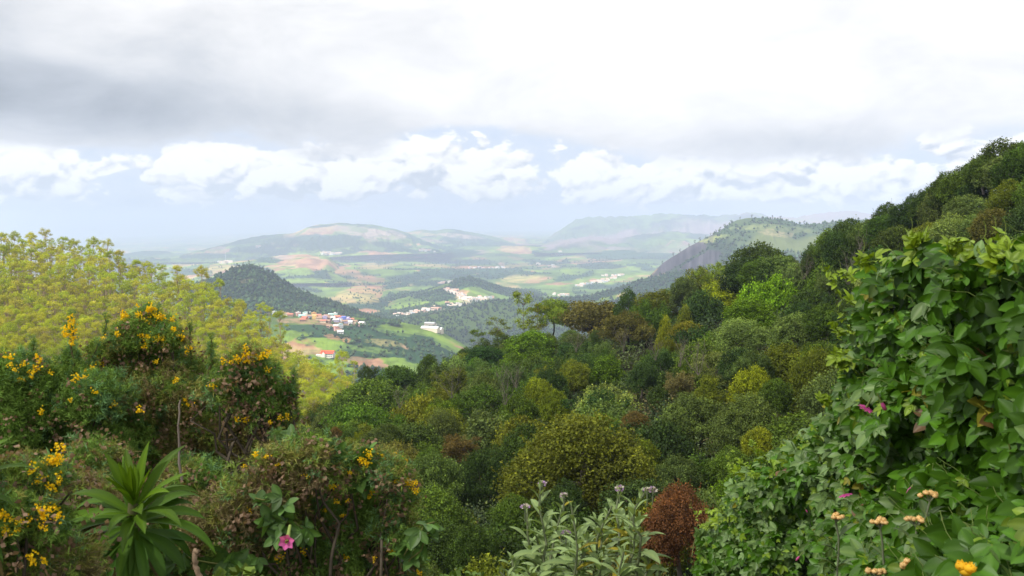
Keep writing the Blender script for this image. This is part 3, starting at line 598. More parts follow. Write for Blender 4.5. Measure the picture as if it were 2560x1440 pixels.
CN = dict(dark='dark green', deep='deep blue-green', grey='grey-green', pale='pale silvery', olive='olive', yellow='yellow-green', gold='golden-green', bright='bright green', brown='brownish', rust='rust-tinged', mauve='mauve-grey', mid='mid green', light='light green')
KN = dict(dome='rounded tree', big='broad tree', cone='pointed tree', umbrella='flat-topped tree', ragged='ragged tree')
def where(u, v):
    b = min(LAND, key=lambda q: math.hypot(q[0] - u, (q[1] - v) * 1.3)); du, dv = u - b[0], v - b[1]
    side = ('left of' if du < 0 else 'right of') if abs(du) > abs(dv) * 1.2 else ('above' if dv < 0 else 'below')
    return side, b[2]
def short(l): return ' '.join(l.split()[:9]).rstrip(',')
seen_lab = set()
def uniq(lab, extra):
    for e in [''] + extra:
        t = (lab + ' ' + e).strip()
        if t not in seen_lab and len(t.split()) <= 16: seen_lab.add(t); return t
    return lab
cand = []
for k in range(16000):
    u, s = rg.uniform(560, 2640), rg.random() ** .8 * 1.02
    p = slope_points(np.array([u]), np.array([s]), VR, Dright, 1420, 0)[0]; cand.append((u, s, p))
for k, u in enumerate(np.arange(1870, 2700, 34)):               # the close row along the crest
    c = ['dark', 'mid', 'deep', 'dark', 'grey'][k % 5]; v = float(interp(u, VR)) + rg.uniform(8, 34); sd, b = where(u, v)
    shola(u, v, rg.uniform(75, 115), rg.uniform(55, 80), ['dome', 'dome', 'cone'][k % 3], c, uniq('%s crest tree %s the %s' % (CN[c], sd, short(b)), ['nearer', 'lower', 'farther']), rg)
HANDP = list(placed); ci = 0
for (u, s, p) in cand:
    if n_shola >= 292: break
    D = math.hypot(p[0], p[1]); pu, pv = proj(p); ci += 1; w = (rg.uniform(2.6, 4.4) if ci < 8000 else rg.uniform(1.4, 2.3)) * (1 if D > 70 else .8)
    if u > 2180 and pv > 700 or u < 640 and s > .5: continue
    if any((x - p[0]) ** 2 + (y - p[1]) ** 2 < (.88 * (w + ww) if ww < 4.5 else .8 * (w + ww)) ** 2 for x, y, ww in used_xy): continue
    if any(D < hD + 2 and abs(pu - hu) < .40 * hw + .35 * w / D * F and hv - .8 * w / D * F < pv < hv + hh * .55 for hu, hv, hw, hh, hD in HANDP): continue
    k = rg.choice(['dome', 'dome', 'dome', 'cone', 'umbrella', 'ragged', 'big'] if D < 80 else ['dome', 'dome', 'dome', 'cone', 'umbrella', 'ragged'])
    c = rg.choice(['dark', 'deep', 'grey', 'olive', 'mid', 'mid', 'grey', 'bright', 'pale', 'yellow', 'dark', 'brown'], p=[.20, .15, .16, .09, .16, .12, .04, .04, .02, .01, .005, .005])
    wpx = 2 * w / D * F; side, b = where(pu, pv); lab = uniq('%s %s %s the %s' % (CN[c], KN[k], side, short(b)), ['upslope', 'downslope', 'partly hidden', 'further along'])
    shola(u, float(pv) + rg.uniform(-.1, .25) * wpx * .5, wpx, wpx * rg.uniform(.62, .95), str(k), str(c), lab, rg, D=D)
def bare_shrub(u, v, hpx, label, seed):
    rng = RNG(seed); D = float(Dright(u, v)) - 1.2; b = P(u, v, D); H = hpx * D / F; r = thing('bare_shrub', label, 'shrub', (b[0], b[1], b[2] - .4), 'bare twiggy shrubs'); m = MB()
    for i in range(9):
        e = np.array((rng.normal(0, .33), rng.normal(0, .2), rng.uniform(.65, 1.0))) * H; pth = wob(rng, rng.normal(0, .05, 3) * (1, 1, 0), e + (0, 0, .4), 9, .10 * H); tube(m, pth, np.linspace(.020, .006, 9), 5, np.array((.19, .165, .125)) * rng.uniform(.7, 1.2))
        for j in range(3): a = pth[rng.integers(4, 8)]; tube(m, wob(rng, a, a + rng.normal(0, .13, 3) * H + (0, 0, .16 * H), 5, .04 * H), np.linspace(.010, .004, 5), 4, (.19, .165, .125))
    m.obj('stems', M_TWIG, r)
for i, (u, v, h, lab) in enumerate([(1745, 925, 80, 'bare pale stems fanning out under the dark blue-green tall tree'), (1700, 905, 60, 'thin grey stems left of the pale fan of stems'), (1560, 872, 60, 'bare grey shrub under the smaller brown flat-topped tree'), (1440, 872, 60, 'bare grey shrub under the wide brown flat-topped tree'), (1262, 1000, 90, 'dry twigs sticking out of the tangled climber-covered tree'), (1130, 985, 80, 'pale dry twigs on the thorny olive tree'), (1290, 960, 55, 'short dry twigs beside the grey-green umbrella tree'), (2120, 700, 70, 'leafless brown stems left of the vine top'), (2150, 640, 60, 'leafless stems under the crest above the vine shoots'), (2010, 690, 55, 'leafless stems on the upper slope between dark trees'), (1640, 890, 50, 'small bare shrub right of the yellow-green pointed tree'), (1000, 1010, 50, 'dry twigs poking from the wide olive-green tree')]): bare_shrub(u, v, h, lab, 700 + i)
# low scrub filling the gaps between the trees: nobody could count it
def scrub():
    rng = RNG(91); mb = MB(); n = 3600; u = rng.uniform(480, 2700, n); s = rng.random(n) ** .85 * 1.05; p = slope_points(u, s, VR, Dright, 1420, 4.7)
    tones = np.array([C['dark'], C['deep'], C['mid'], C['grey'], C['olive'], C['brown'], C['bright'], C['mauve']]); pr = np.array([.25, .2, .2, .12, .1, .06, .04, .03])
    for i in range(n):
        Dd = math.hypot(p[i][0], p[i][1]); q = min(1, max(.45, Dd / 110)); R = rng.uniform(.8, 1.9); H = rng.uniform(1.0, 2.6); m = int((38 * R * R + 50) * (.6 + .25 / q)); d = unit(rng.normal(size=(m, 3))); d[:, 2] = np.abs(d[:, 2])
        leaves(mb, rng, p[i] + d * (.6 + .45 * rng.random((m, 1))) * np.array((R, R, H)), d, .34 * q, None, .4, .2, .25, tones[rng.choice(len(tones), p=pr)])
    return mb
o = scrub().obj('undergrowth', leafmat('undergrowth_leaves', .2, .6, .25), None, False); o['kind'] = 'stuff'; tag(o, 'low scrub filling the gaps between the trees of the right slope', 'undergrowth')

def bank_scrub():
    rng = RNG(92); mb = MB(); tones = np.array([C['dark'], C['deep'], C['mid'], C['olive']])
    for i in range(900):
        a, r = math.radians(rng.uniform(-40, 58)), 3.3 + 37 * rng.random() ** .8; x, y = r * math.sin(a), r * math.cos(a)
        if r < 9 and a < .45: continue
        g, on = drop(x, y)
        if g is None or on != 'ground': continue
        R = rng.uniform(.35, .6) if r < 9 else rng.uniform(.6, 1.2); m = int(130 + 60 * R); d = unit(rng.normal(size=(m, 3))); d[:, 2] = np.abs(d[:, 2])
        leaves(mb, rng, np.array(g) + d * (.45 + .6 * rng.random((m, 1))) * np.array((R, R, R * .9)), d, .11 + .004 * r, None, .4, .2, .25, tones[rng.integers(4)])
    for i in range(320):                                        # the foot of the sunlit slope
        a, r = math.radians(rng.uniform(-30, 2)), rng.uniform(150, 262); g, on = drop(r * math.sin(a), r * math.cos(a))
        if g is None or on not in ('ground', 'hillside'): continue
        R = rng.uniform(2.0, 4.2); d = unit(rng.normal(size=(120, 3))); d[:, 2] = np.abs(d[:, 2]); leaves(mb, rng, np.array(g) + d * (.5 + .55 * rng.random((120, 1))) * np.array((R, R, R * .7)), d, .85, None, .4, .2, .25, tones[rng.integers(4)])
    o = mb.obj('bank_plants', leafmat('bank_leaves', .2, .6, .2), None, False); o['kind'] = 'stuff'; tag(o, 'low plants covering the steep banks below the viewpoint', 'undergrowth')
DG = bpy.context.evaluated_depsgraph_get(); bank_scrub()

# ---- sunlit eucalyptus plantation on the left slope
rg = RNG(404); E = []
for k in range(18000):
    u, s = rg.uniform(-330, 985), rg.random(); p = slope_points(np.array([u]), np.array([s]), VL, Dleft, 1060, 0)[0]
    if all((x - p[0]) ** 2 + (y - p[1]) ** 2 < 0 or (x - p[0]) ** 2 + (y - p[1]) ** 2 > 14.5 for x, y, *_ in E): E.append((p[0], p[1], p[2], u, s))
EC = [(.37, .41, .024), (.35, .41, .026), (.39, .40, .030), (.38, .37, .05), (.31, .385, .026)]
def euc_tree(u, v, D, H, label, i):
    top = P(u, v, D); c = np.array(EC[i % 5]) * rg.uniform(.80, 1.15); w = rg.uniform(.85, 1.2)
    return put('eucalyptus_tree', label, 'tree', 'eucalyptus trees on the sunlit left slope', 'eucalyptus', int(rg.integers(8)), (top[0], top[1], top[2] - H), (H * w * .78, H * w * .78, H), rg.uniform(0, 6.28), c, (.42, .32, .23))
SKY_E = [(8, 574, 430, 17, 'first'), (38, 574, 428, 17, 'second'), (75, 573, 426, 18, 'third'), (113, 572, 425, 18.5, 'fourth'), (155, 588, 420, 17, 'fifth'), (182, 592, 420, 17, 'sixth'), (228, 589, 415, 18, 'seventh'), (268, 598, 410, 18, 'eighth'), (300, 618, 405, 17, 'ninth'), (340, 642, 400, 16, 'tenth'), (364, 648, 400, 16, 'eleventh'), (403, 660, 395, 16, 'twelfth'), (443, 654, 390, 18, 'thirteenth'), (508, 660, 380, 19, 'fourteenth'), (548, 694, 375, 17, 'fifteenth'), (600, 745, 365, 15, 'sixteenth'), (652, 757, 355, 15, 'seventeenth')]
for i, (u, v, D, H, n) in enumerate(SKY_E): euc_tree(u, v, D, H, '%s tall eucalyptus from the left along the skyline of the sunlit slope' % n, i)
for u, v, D, H, lab in [(850, 868, 322, 17, 'tall pale eucalyptus standing alone just right of the red-roofed house'), (884, 895, 316, 11, 'short pale eucalyptus right of the tall one by the red-roofed house'), (700, 775, 350, 15, 'eucalyptus whose top pokes up beside the coloured village houses'), (672, 765, 352, 14, 'eucalyptus just left of the coloured village houses')]: euc_tree(u, v, D, H, lab, 1)
vis = []
for (x, y, z, u, s) in E:
    pu, pv = proj(np.array((x, y, z))); g = 0 if (-40 < pu < 960) else 1
    if pu < 700 and pv > 920: g = 1
    vis.append((g, math.hypot(x, y), x, y, z, float(pu), float(pv), s))
vis.sort()
rows_n = ['skyline', 'upper slope', 'middle slope', 'lower slope']; stuff = MB()
pre = {k: [] for k in 'vct'}
def mesh_arrays(me):
    v = np.empty(len(me.vertices) * 3); me.vertices.foreach_get('co', v); c = np.empty(len(me.vertices) * 4); me.color_attributes['tint'].data.foreach_get('color', c)
    f = np.empty(len(me.loops), np.int32); me.loops.foreach_get('vertex_index', f); return v.reshape(-1, 3), c.reshape(-1, 4)[:, :3], f.reshape(-1, 4)
def thin(a):                                                    # every fourth leaf, made larger
    v, c, f = a; v = v.reshape(-1, 4, 3)[::4]; m = v.mean(1, keepdims=True); v = (v - m) * 1.8 + m; return v.reshape(-1, 3), c.reshape(-1, 4, 3)[::4].reshape(-1, 3), np.arange(len(v) * 4).reshape(-1, 4)
EA = [(thin(mesh_arrays(a)), mesh_arrays(b)) for a, b in PROTO['eucalyptus']]
lit_w = ['yellow-green', 'bright lime', 'golden-green', 'straw-tinged', 'soft green']
for n, (g, D, x, y, z, pu, pv, s) in enumerate(vis):
    H = rg.uniform(10.5, 18.5); i = int(rg.integers(5))
    if n < 278 and g == 0:
        row = rows_n[min(3, int(s * 4))]; colz = 'at the far left' if pu < 150 else 'above the tall gorse' if pu < 480 else 'in the middle' if pu < 700 else 'towards the red-roofed house'
        euc_tree(pu, pv, D, H, '%s eucalyptus %s of the sunlit forest, %s' % (lit_w[i], colz, row), i)
    else:
        a = rg.uniform(0, 6.28); R = np.array([(math.cos(a), -math.sin(a), 0), (math.sin(a), math.cos(a), 0), (0, 0, 1)]); (cv, cc, cf), (tv, tcx, tf) = EA[int(rg.integers(8))]; Hx = np.array((H * .8, H * .8, H)); b = np.array((x, y, z - H)); c = np.array(EC[i]) * rg.uniform(.80, 1.15)
        stuff.add((cv * Hx) @ R.T + b, cf, cc * c, 0); stuff.add((tv * Hx) @ R.T + b, tf, np.array((.36, .27, .19)), 1)
if stuff.v:
    o = stuff.obj('eucalyptus_forest', [leafmat('far_eucalyptus_leaves', .45, .55, .25), M_TWIG], None, False); o['kind'] = 'stuff'; tag(o, 'rest of the packed yellow-green eucalyptus forest on the left slope', 'forest')
print('shola', n_shola, 'euc', len(E))
# ------------------------------------------------------------------ plants at the viewer's feet
def sprig_template(seed, nb=6, L=1.0, nsp=12):                  # a gorse shoot: stem, side shoots, spines; unit height
    rng = RNG(seed); V, Fc, T = [], [], []
    def tri(a, b, c, t0, t1): n = len(V); V.extend([a, b, c]); T.extend([t0, t0, t1]); Fc.append((n, n + 1, n + 2))
    axes = [(np.zeros(3), np.array((0, 0, 1.0)), 1.0, 26)]
    for i in range(nb):
        h = rng.uniform(.12, .8); a = i * 2.4 + rng.normal(0, .4); d = unit(np.array((math.cos(a), math.sin(a), rng.uniform(.6, 1.3)))); axes.append((np.array((0, 0, h)), d, rng.uniform(.22, .42), nsp))
    for o, d, l, n in axes:
        s = unit(np.cross(d, (.3, .9, .1))); tri(o - s * .008, o + s * .008, o + d * l, .55, .8)
        for k in range(n):
            t = (k + rng.random()) / n; b = o + d * l * t; e = unit(rng.normal(size=3)); e = unit(e - d * (e @ d) + d * rng.uniform(.2, .9)); w = unit(np.cross(e, rng.normal(size=3))) * .013
            tri(b - w, b + w, b + e * rng.uniform(.14, .24), .7 + .3 * t, .95 + .45 * t)
    return np.array(V), np.array(Fc), np.repeat(np.array(T)[:, None], 3, 1)
SPR = [sprig_template(500 + i) for i in range(4)]
def flower_cluster_mesh(seed, n=16):
    rng = RNG(seed); mb = MB()
    for i in range(n):                                          # each blossom: a keel and two wings
        o = rng.normal(0, 1, 3) * (.010, .010, .013); d = unit(rng.normal(size=3) + (0, 0, .6) + o * 40)
        for j in range(3):
            s = unit(d + rng.normal(0, .45, 3)); fr = frames(s[None], rng.normal(size=(1, 3)))
            scatter(mb, LQ * (1.25, 1, 1), LQF, o[None], fr, np.array([rng.uniform(.010, .016)]), np.array([(.90, .58 + .14 * rng.random(), .015)]))
    return mb.mesh('flower_cluster', M_PETAL)
FLW = [flower_cluster_mesh(520 + i) for i in range(5)]
GC = np.array([(.16, .27, .05), (.15, .28, .11), (.23, .33, .06), (.27, .26, .07), (.20, .18, .07), (.25, .20, .105)])
def gorse(label, lumps, D, flowers, seed, mix, dens=1.0, L=(.055, .105), spikes=(), nfl_dry=40, fs=1.0):
    rng = RNG(seed); mb = MB(); dry = MB(); cen = []
    for (u, v, r) in lumps: c = P(u, v, D + rng.uniform(-.12, .12)); cen.append((c, r * D / F))
    C0 = np.array([c for c, _ in cen]); R0 = np.array([r for _, r in cen]); base = C0[R0.argmax()].copy(); lowz = min(c[2] - r for c, r in cen)
    root = thing('gorse_bush', label, 'bush', (base[0], base[1], lowz - .25), 'gorse bushes in the foreground'); off = np.array((base[0], base[1], lowz - .25))
    for (c, r) in cen:
        n = int(dens * 5200 * r ** 1.6 + 60); d = unit(rng.normal(size=(n, 3))); d[:, 2] = np.where(d[:, 2] < -.3, -d[:, 2], d[:, 2]); d[:, 1] = np.where(d[:, 1] > .5, -d[:, 1], d[:, 1])
        rad = r * .92 * (.3 + .7 * rng.random((n, 1)) ** .5); p = c + d * rad - d * .06; up = unit(d * .75 + np.array((0, -.1, .75)) + rng.normal(0, .28, (n, 3)))
        fr = frames(rng.normal(size=(n, 3)), up); fr = np.stack([fr[..., 0], np.cross(up, fr[..., 0]), up], -1)
        patch = fbm(p[:, 0] * 4 + seed, p[:, 2] * 4 + 3, 3) * 1.2 + rng.normal(0, .25, n); q = np.clip(np.searchsorted(np.cumsum(mix), smooth(-.75, .75, patch) * .999), 0, 5)
        col = GC[q] * np.clip(1 + .25 * rng.normal(size=(n, 1)), .4, 1.7)
        for t in range(4):
            m = np.arange(n) % 4 == t
            if m.any(): scatter(mb, SPR[t][0], SPR[t][1], p[m], fr[m], rng.uniform(L[0], L[1], m.sum()), col[m], SPR[t][2])
        for k in range(int(nfl_dry * r * 1.7)):                   # dry brown pods in clumps
            e = unit(rng.normal(size=3) + (0, -.7, .5)); o = c + e * r * rng.uniform(.75, 1.05); m = 14
            fr2 = frames(rng.normal(size=(m, 3)), rng.normal(size=(m, 3))); scatter(dry, LQ * (1.3, 1, 1), LQF, o + rng.normal(0, .016, (m, 3)), fr2, rng.uniform(.012, .020, m), np.array((.27, .18, .115)) * rng.uniform(.6, 1.3, (m, 1)))
    st = MB()
    for (u0, v0, u1, v1) in spikes:                             # tall shoots standing out of the bush
        a, b = P(u0, v0, D), P(u1, v1, D); pth = wob(rng, a, b, 14, .02); tube(st, pth, np.linspace(.006, .002, 14), 5, (.10, .085, .04))
        for j in range(1, 14):
            e = unit(unit(b - a) + rng.normal(0, .7, (9, 3))); fr = frames(rng.normal(size=(9, 3)), e); fr = np.stack([fr[..., 0], np.cross(e, fr[..., 0]), e], -1)
            scatter(mb, SPR[j % 4][0], SPR[j % 4][1], np.repeat(pth[j][None], 9, 0), fr, rng.uniform(.016, .036, 9), GC[rng.integers(0, 3, 9)], SPR[j % 4][2])
    for c, r in cen:                                            # woody stems from the ground into each mass
        for k in range(3 if len(cen) > 2 else 0): tube(st, wob(rng, off + rng.normal(0, .05, 3) * (1, 1, 0), c + rng.normal(0, .3, 3) * r, 9, .12), np.linspace(.009, .003, 9), 5, np.array((.085, .07, .05)) * rng.uniform(.7, 1.3))
    for m in (mb, dry, st): m.v = [a - off for a in m.v]
    mb.obj('shoots', M_SPINE, root, False)
    if dry.v: dry.obj('seed_pods', M_PETAL, root, False)
    st.obj('stems', M_TWIG, root)
    for i, (u, v, s) in enumerate(flowers):
        p = P(u, v, D - .10); best = np.argmin([np.linalg.norm(p - c) / r for c, r in cen]); c, r = cen[best]; y = P(u, v, math.hypot(c[0], c[1]) - r * .75) if abs(p[2] - c[2]) < r * .8 else p
        o = link('flower_cluster', FLW[i % 5], root, tuple(y - off)); o.rotation_euler = tuple(rng.uniform(0, 6.28, 3)); o.scale = (s * fs * .52,) * 3
    return root
rf = RNG(9)
def around(u, v, n, du, dv, s=1.0):
    n = (n + 1) // 2; du, dv = du * 1.15, dv * 1.2; return [(u + rf.normal(0, du), v + rf.normal(0, dv), s * rf.uniform(.7, 1.2)) for _ in range(n)]
# a bush behind, low on the left
gorse('wide gorse bush along the left edge with scattered orange-yellow flowers', [(-30, 990, 110), (60, 985, 100), (160, 1010, 115), (250, 1030, 110), (30, 1100, 150), (150, 1150, 150), (270, 1150, 130), (-60, 1180, 140)], 4.4,
      [(24, 893, 1.2), (26, 912, .8), (57, 910, .9), (92, 900, 1.4), (92, 920, 1.1), (38, 925, .8), (80, 932, .9), (78, 940, .8), (45, 947, .8), (56, 948, .8), (125, 932, .8), (190, 945, 1.1), (212, 942, .7), (104, 1028, .9), (240, 980, .9), (286, 1012, .9), (348, 1025, 1), (232, 918, .9), (216, 928, .8), (175, 1000, .6)], 21, [.34, .28, .14, .12, .07, .05], 1.0, spikes=[(182, 1000, 176, 790), (210, 990, 245, 860), (90, 960, 86, 860)], fs=1.25)
tall = [(174, 792, 1.0), (180, 802, 1.2), (176, 814, 1.2), (183, 826, 1.1), (182, 842, 1.1), (163, 822, 1), (164, 836, 1.1), (184, 848, 1.0), (179, 862, 1), (162, 832, .9), (168, 836, .9)]
gorse('tallest dark gorse bush, crowned with orange-yellow flowers, in front of the sunlit forest', [(372, 835, 62), (345, 870, 70), (420, 870, 60), (390, 930, 95), (300, 930, 60), (455, 950, 75), (520, 985, 80), (280, 1000, 95), (400, 1030, 130), (500, 1090, 130), (330, 1130, 150), (250, 900, 34), (600, 1060, 110), (560, 1180, 150), (480, 1140, 140), (640, 1120, 120), (540, 1060, 110), (430, 1130, 120), (420, 1220, 160)], 4.6,
      tall[:0] + around(370, 782, 22, 26, 8, 1.0) + around(315, 795, 9, 14, 7) + around(420, 800, 10, 16, 10) + around(395, 843, 14, 22, 5) + [(436, 826, 1.2), (445, 838, 1), (362, 864, 1.2), (366, 855, .9), (409, 864, .9), (292, 834, 1), (256, 846, .9), (242, 890, 1), (250, 910, 1), (245, 905, .9), (372, 842, .9), (477, 870, .9), (465, 880, .8), (390, 905, .7), (440, 950, .9), (460, 1000, .8), (470, 1010, 1), (526, 1050, 1), (345, 1020, .8), (285, 1010, .7), (560, 900, .7)], 22, [.24, .14, .18, .20, .15, .09], 1.15, nfl_dry=60, spikes=[(240, 960, 262, 795), (470, 960, 473, 815), (380, 830, 372, 768)], fs=1.2)
b = gorse('single upright gorse spike packed with flowers, left of the tallest gorse', [(180, 905, 16), (178, 950, 26)], 4.3, tall, 23, [.3, .2, .2, .2, .1, 0], 1.5, (.05, .09), spikes=[(182, 960, 176, 796)], nfl_dry=10)
gorse('rounded gorse clump with orange flowers along its top, right of the tallest gorse', [(620, 920, 52), (660, 965, 52), (590, 960, 60), (560, 1000, 70), (650, 1030, 75), (720, 1000, 28), (700, 1080, 50)], 4.0,
      around(622, 880, 16, 20, 8) + around(595, 893, 6, 10, 8) + around(652, 900, 5, 8, 6) + [(560, 902, 1), (575, 905, .8), (668, 925, .9), (530, 965, .9), (612, 1052, 1), (620, 1045, .9), (592, 1050, 1), (700, 1045, .9), (720, 1042, .9), (674, 1055, .8)], 24, [.20, .16, .16, .20, .13, .15], 1.1, nfl_dry=90, spikes=[(730, 1060, 735, 935), (520, 960, 528, 850)], fs=1.1)
gorse('low blue-green gorse in the middle foreground, yellow blooms on its right shoulder', [(700, 1190, 80), (780, 1180, 85), (860, 1190, 75), (930, 1200, 80), (985, 1210, 55), (1000, 1280, 55), (900, 1300, 120), (760, 1300, 130), (640, 1290, 120), (980, 1350, 70), (850, 1410, 140), (680, 1420, 140), (560, 1350, 130), (1000, 1440, 80)], 3.3,
      around(995, 1145, 12, 8, 10) + around(915, 1145, 12, 9, 10) + around(1018, 1203, 12, 14, 5) + around(978, 1160, 4, 6, 6) + [(1010, 1160, 1), (1042, 1228, 1), (1035, 1224, .8), (833, 1215, 1.2), (843, 1255, 1), (870, 1250, .8), (922, 1238, 1.2), (925, 1232, .9), (640, 1137, 1.1), (665, 1142, .9), (697, 1160, .9), (610, 1166, .8), (765, 1190, .8), (873, 1182, .8), (856, 1290, .8), (985, 1378, .8), (975, 1376, .8), (760, 1380, 1), (690, 1395, 1), (705, 1392, 1), (935, 1398, .9), (866, 1396, .9), (685, 1352, .8), (627, 1275, .8), (812, 1275, .7), (1050, 1432, 1)], 25, [.28, .26, .18, .13, .08, .07], 1.15, nfl_dry=70, spikes=[(720, 1180, 695, 1085), (790, 1150, 800, 1110)], fs=.85)
gorse('near gorse in the lower left corner with bright yellow flower heads', [(50, 1230, 90), (130, 1220, 70), (20, 1330, 120), (110, 1350, 110), (60, 1440, 150), (180, 1440, 110), (-60, 1280, 120)], 2.7,
      around(140, 1142, 12, 14, 9, 1.2) + around(85, 1165, 4, 5, 8) + around(100, 1268, 10, 14, 8, 1.2) + around(128, 1290, 4, 8, 8) + around(20, 1292, 8, 14, 8) + around(60, 1300, 4, 16, 8) + around(140, 1305, 4, 5, 10) + [(12, 1320, 1), (18, 1330, 1), (105, 1318, 1), (105, 1195, .9), (145, 1195, 1.1), (120, 1215, .9), (135, 1222, 1), (145, 1205, .8), (78, 1390, 1.2), (80, 1402, 1), (108, 1404, 1), (95, 1205, .7), (45, 1325, .8)], 26, [.36, .12, .26, .14, .08, .04], 1.3, L=(.045, .085), nfl_dry=50, fs=.85)
gorse('dark gorse filling the bottom between the rosette plant and the pink flower', [(480, 1250, 110), (520, 1400, 130), (330, 1440, 150), (600, 1440, 120), (400, 1330, 120), (240, 1200, 100), (210, 1290, 100), (180, 1390, 110)], 3.5, [(597, 1284, 1), (601, 1278, .8), (628, 1275, .8), (600, 1360, 1), (540, 1340, .8)], 27, [.34, .12, .20, .18, .11, .05], 1.1, nfl_dry=110, fs=1.0)

# ---- long ribbon leaves
def ribbon(mb, base, d0, up, L, w, droop, col, seg=9, fold=.22, taper=(.25, .45), twist=0.0, tipc=1.0):
    d = unit(np.asarray(d0, float)); p = np.array(base, float); V, T = [], []; g = np.array((0, 0, -1.0))
    for i in range(seg + 1):
        t = i / seg; s = unit(np.cross(d, up)); n = unit(np.cross(s, d)); wid = w * min(1, taper[0] + t / taper[1] * (1 - taper[0])) * (1 - max(0, (t - .5) / .5) ** 1.8) + .0004
        for k, x in enumerate((-1, -.5, 0, .5, 1)):
            V.append(p + s * x * wid + n * (abs(x) * fold * wid - (.06 * wid if k == 2 else 0))); T.append((1.25, 1.2, 1.1) if k == 2 else (1, 1, 1) if k in (1, 3) else (.9, .93, .95))
        p = p + d * L / seg; d = unit(d + g * droop / seg * (.3 + 1.5 * t))
    T = np.array(T) * np.array(col); T = T * (1 + (tipc - 1) * np.repeat(np.linspace(0, 1, seg + 1), 5)[:, None])
    mb.add(np.array(V), grid_faces(seg + 1, 5), T)
def rosette(u, v, D, R, label, seed, tilt, only=None):
    rng = RNG(seed); c = P(u, v, D); root = thing('rosette_plant', label, 'plant', (c[0], c[1], c[2] - .35))
    st = MB(); tube(st, wob(rng, (0, 0, 0), (0, 0, .35), 8, .02), np.linspace(.022, .016, 8), 8, (.12, .12, .05)); st.obj('stem', M_TWIG, root)
    T = Matrix.Rotation(tilt, 3, 'X')
    for ring, (n, el, L, w, dr) in enumerate([(7, 76, .62, .055, .15), (9, 58, .85, .072, .7), (11, 38, 1.02, .080, 1.2), (13, 14, 1.1, .085, 1.7), (12, -12, 1.08, .09, 1.6), (10, -38, 1.0, .09, 1.0)]):
        for i in range(n):
            a = (i + .5 * (ring % 2)) / n * 2 * math.pi + rng.normal(0, .22); e = math.radians(el + rng.normal(0, 11)); d = T @ Vector((math.cos(e) * math.cos(a), math.cos(e) * math.sin(a), math.sin(e)))
            y = 1 - ring / 5; col = np.array((.042 + .08 * y, .120 + .10 * y, .010)) * rng.uniform(.85, 1.12); m = MB()
            b0 = np.array((0, 0, .35 - .02 * ring)) + np.array(d) * .012; ribbon(m, (0, 0, 0), np.array(d), np.array(T @ Vector((0, 0, 1))) + rng.normal(0, .12, 3), L * R * rng.uniform(.72, 1.14), w * R * rng.uniform(.8, 1.15), dr * rng.uniform(.7, 1.25), col if ring < 5 or i % 3 else np.array((.16, .12, .04)), 11, rng.uniform(.15, .45), (.35, .4), tipc=rng.choice([1, 1, .8, .6]))
            m.obj('leaf', M_SOFT, root, True, tuple(b0))
    return root
rosette(335, 1255, 2.9, .20, 'large green rosette of long arching strap leaves among gorse', 31, math.radians(24))
rosette(-105, 1195, 2.6, .17, 'second leafy rosette, mostly cut off by the left edge of the view', 32, math.radians(10))

# ---- passion-flower vine with three-lobed leaves
def trilobe(curl=.25, lob=.8):
    mb = MB(); up = np.array((0, 0, 1.0))
    for a, L, w in ((0, 1.0, .25), (1.02, lob, .21), (-1.02, lob, .21)):
        ribbon(mb, (0, 0, 0.0), (math.sin(a), math.cos(a), .16), up, L, w, curl * 2.2, (1, 1, 1), 6, .28, (.42, .34))
    return np.concatenate(mb.v), np.concatenate(mb.f), np.concatenate(mb.c)
TRI = [trilobe(.10), trilobe(.22, .85), trilobe(.36, .75)]
VINE_T = [(1770, 1310), (1790, 1290), (1830, 1215), (1850, 1185), (1900, 1150), (1960, 1120), (2010, 1085), (2060, 1045), (2085, 1000), (2105, 950), (2120, 880), (2135, 800), (2150, 740), (2180, 690), (2230, 645), (2300, 632), (2380, 640), (2450, 642), (2520, 628), (2700, 600)]
def vine_top(u): return interp(u, VINE_T)
def vine_D(u, v): return np.clip(interp(u, [(1700, 7.0), (1900, 6.0), (2050, 5.2), (2150, 4.3), (2300, 3.5), (2560, 2.75), (2800, 2.5)]) - .9 * smooth(1150, 1440, v) * smooth(2000, 2200, u) + .55 * fbm(u / 100, v / 100, 4), 2.2, 8)
def vine_leaf_field(rng, n, u0, u1, v1, mask):
    U = rng.uniform(u0, u1, n * 4); V = rng.uniform(600, v1, n * 4); ok = (V > vine_top(U) + rng.normal(0, 7, n * 4)) & mask(U, V); ok &= ~((fbm(U / 42 + 7, V / 42, 3) > .30 - .16 * smooth(1100, 1250, V) * smooth(2150, 2300, U)) & (V > vine_top(U) + 50)); U, V = U[ok], V[ok]
    w = vine_D(U, V) ** 2; keep = rng.random(len(U)) < (w / w.max()) ** .9 + .12; return U[keep][:n], V[keep][:n]
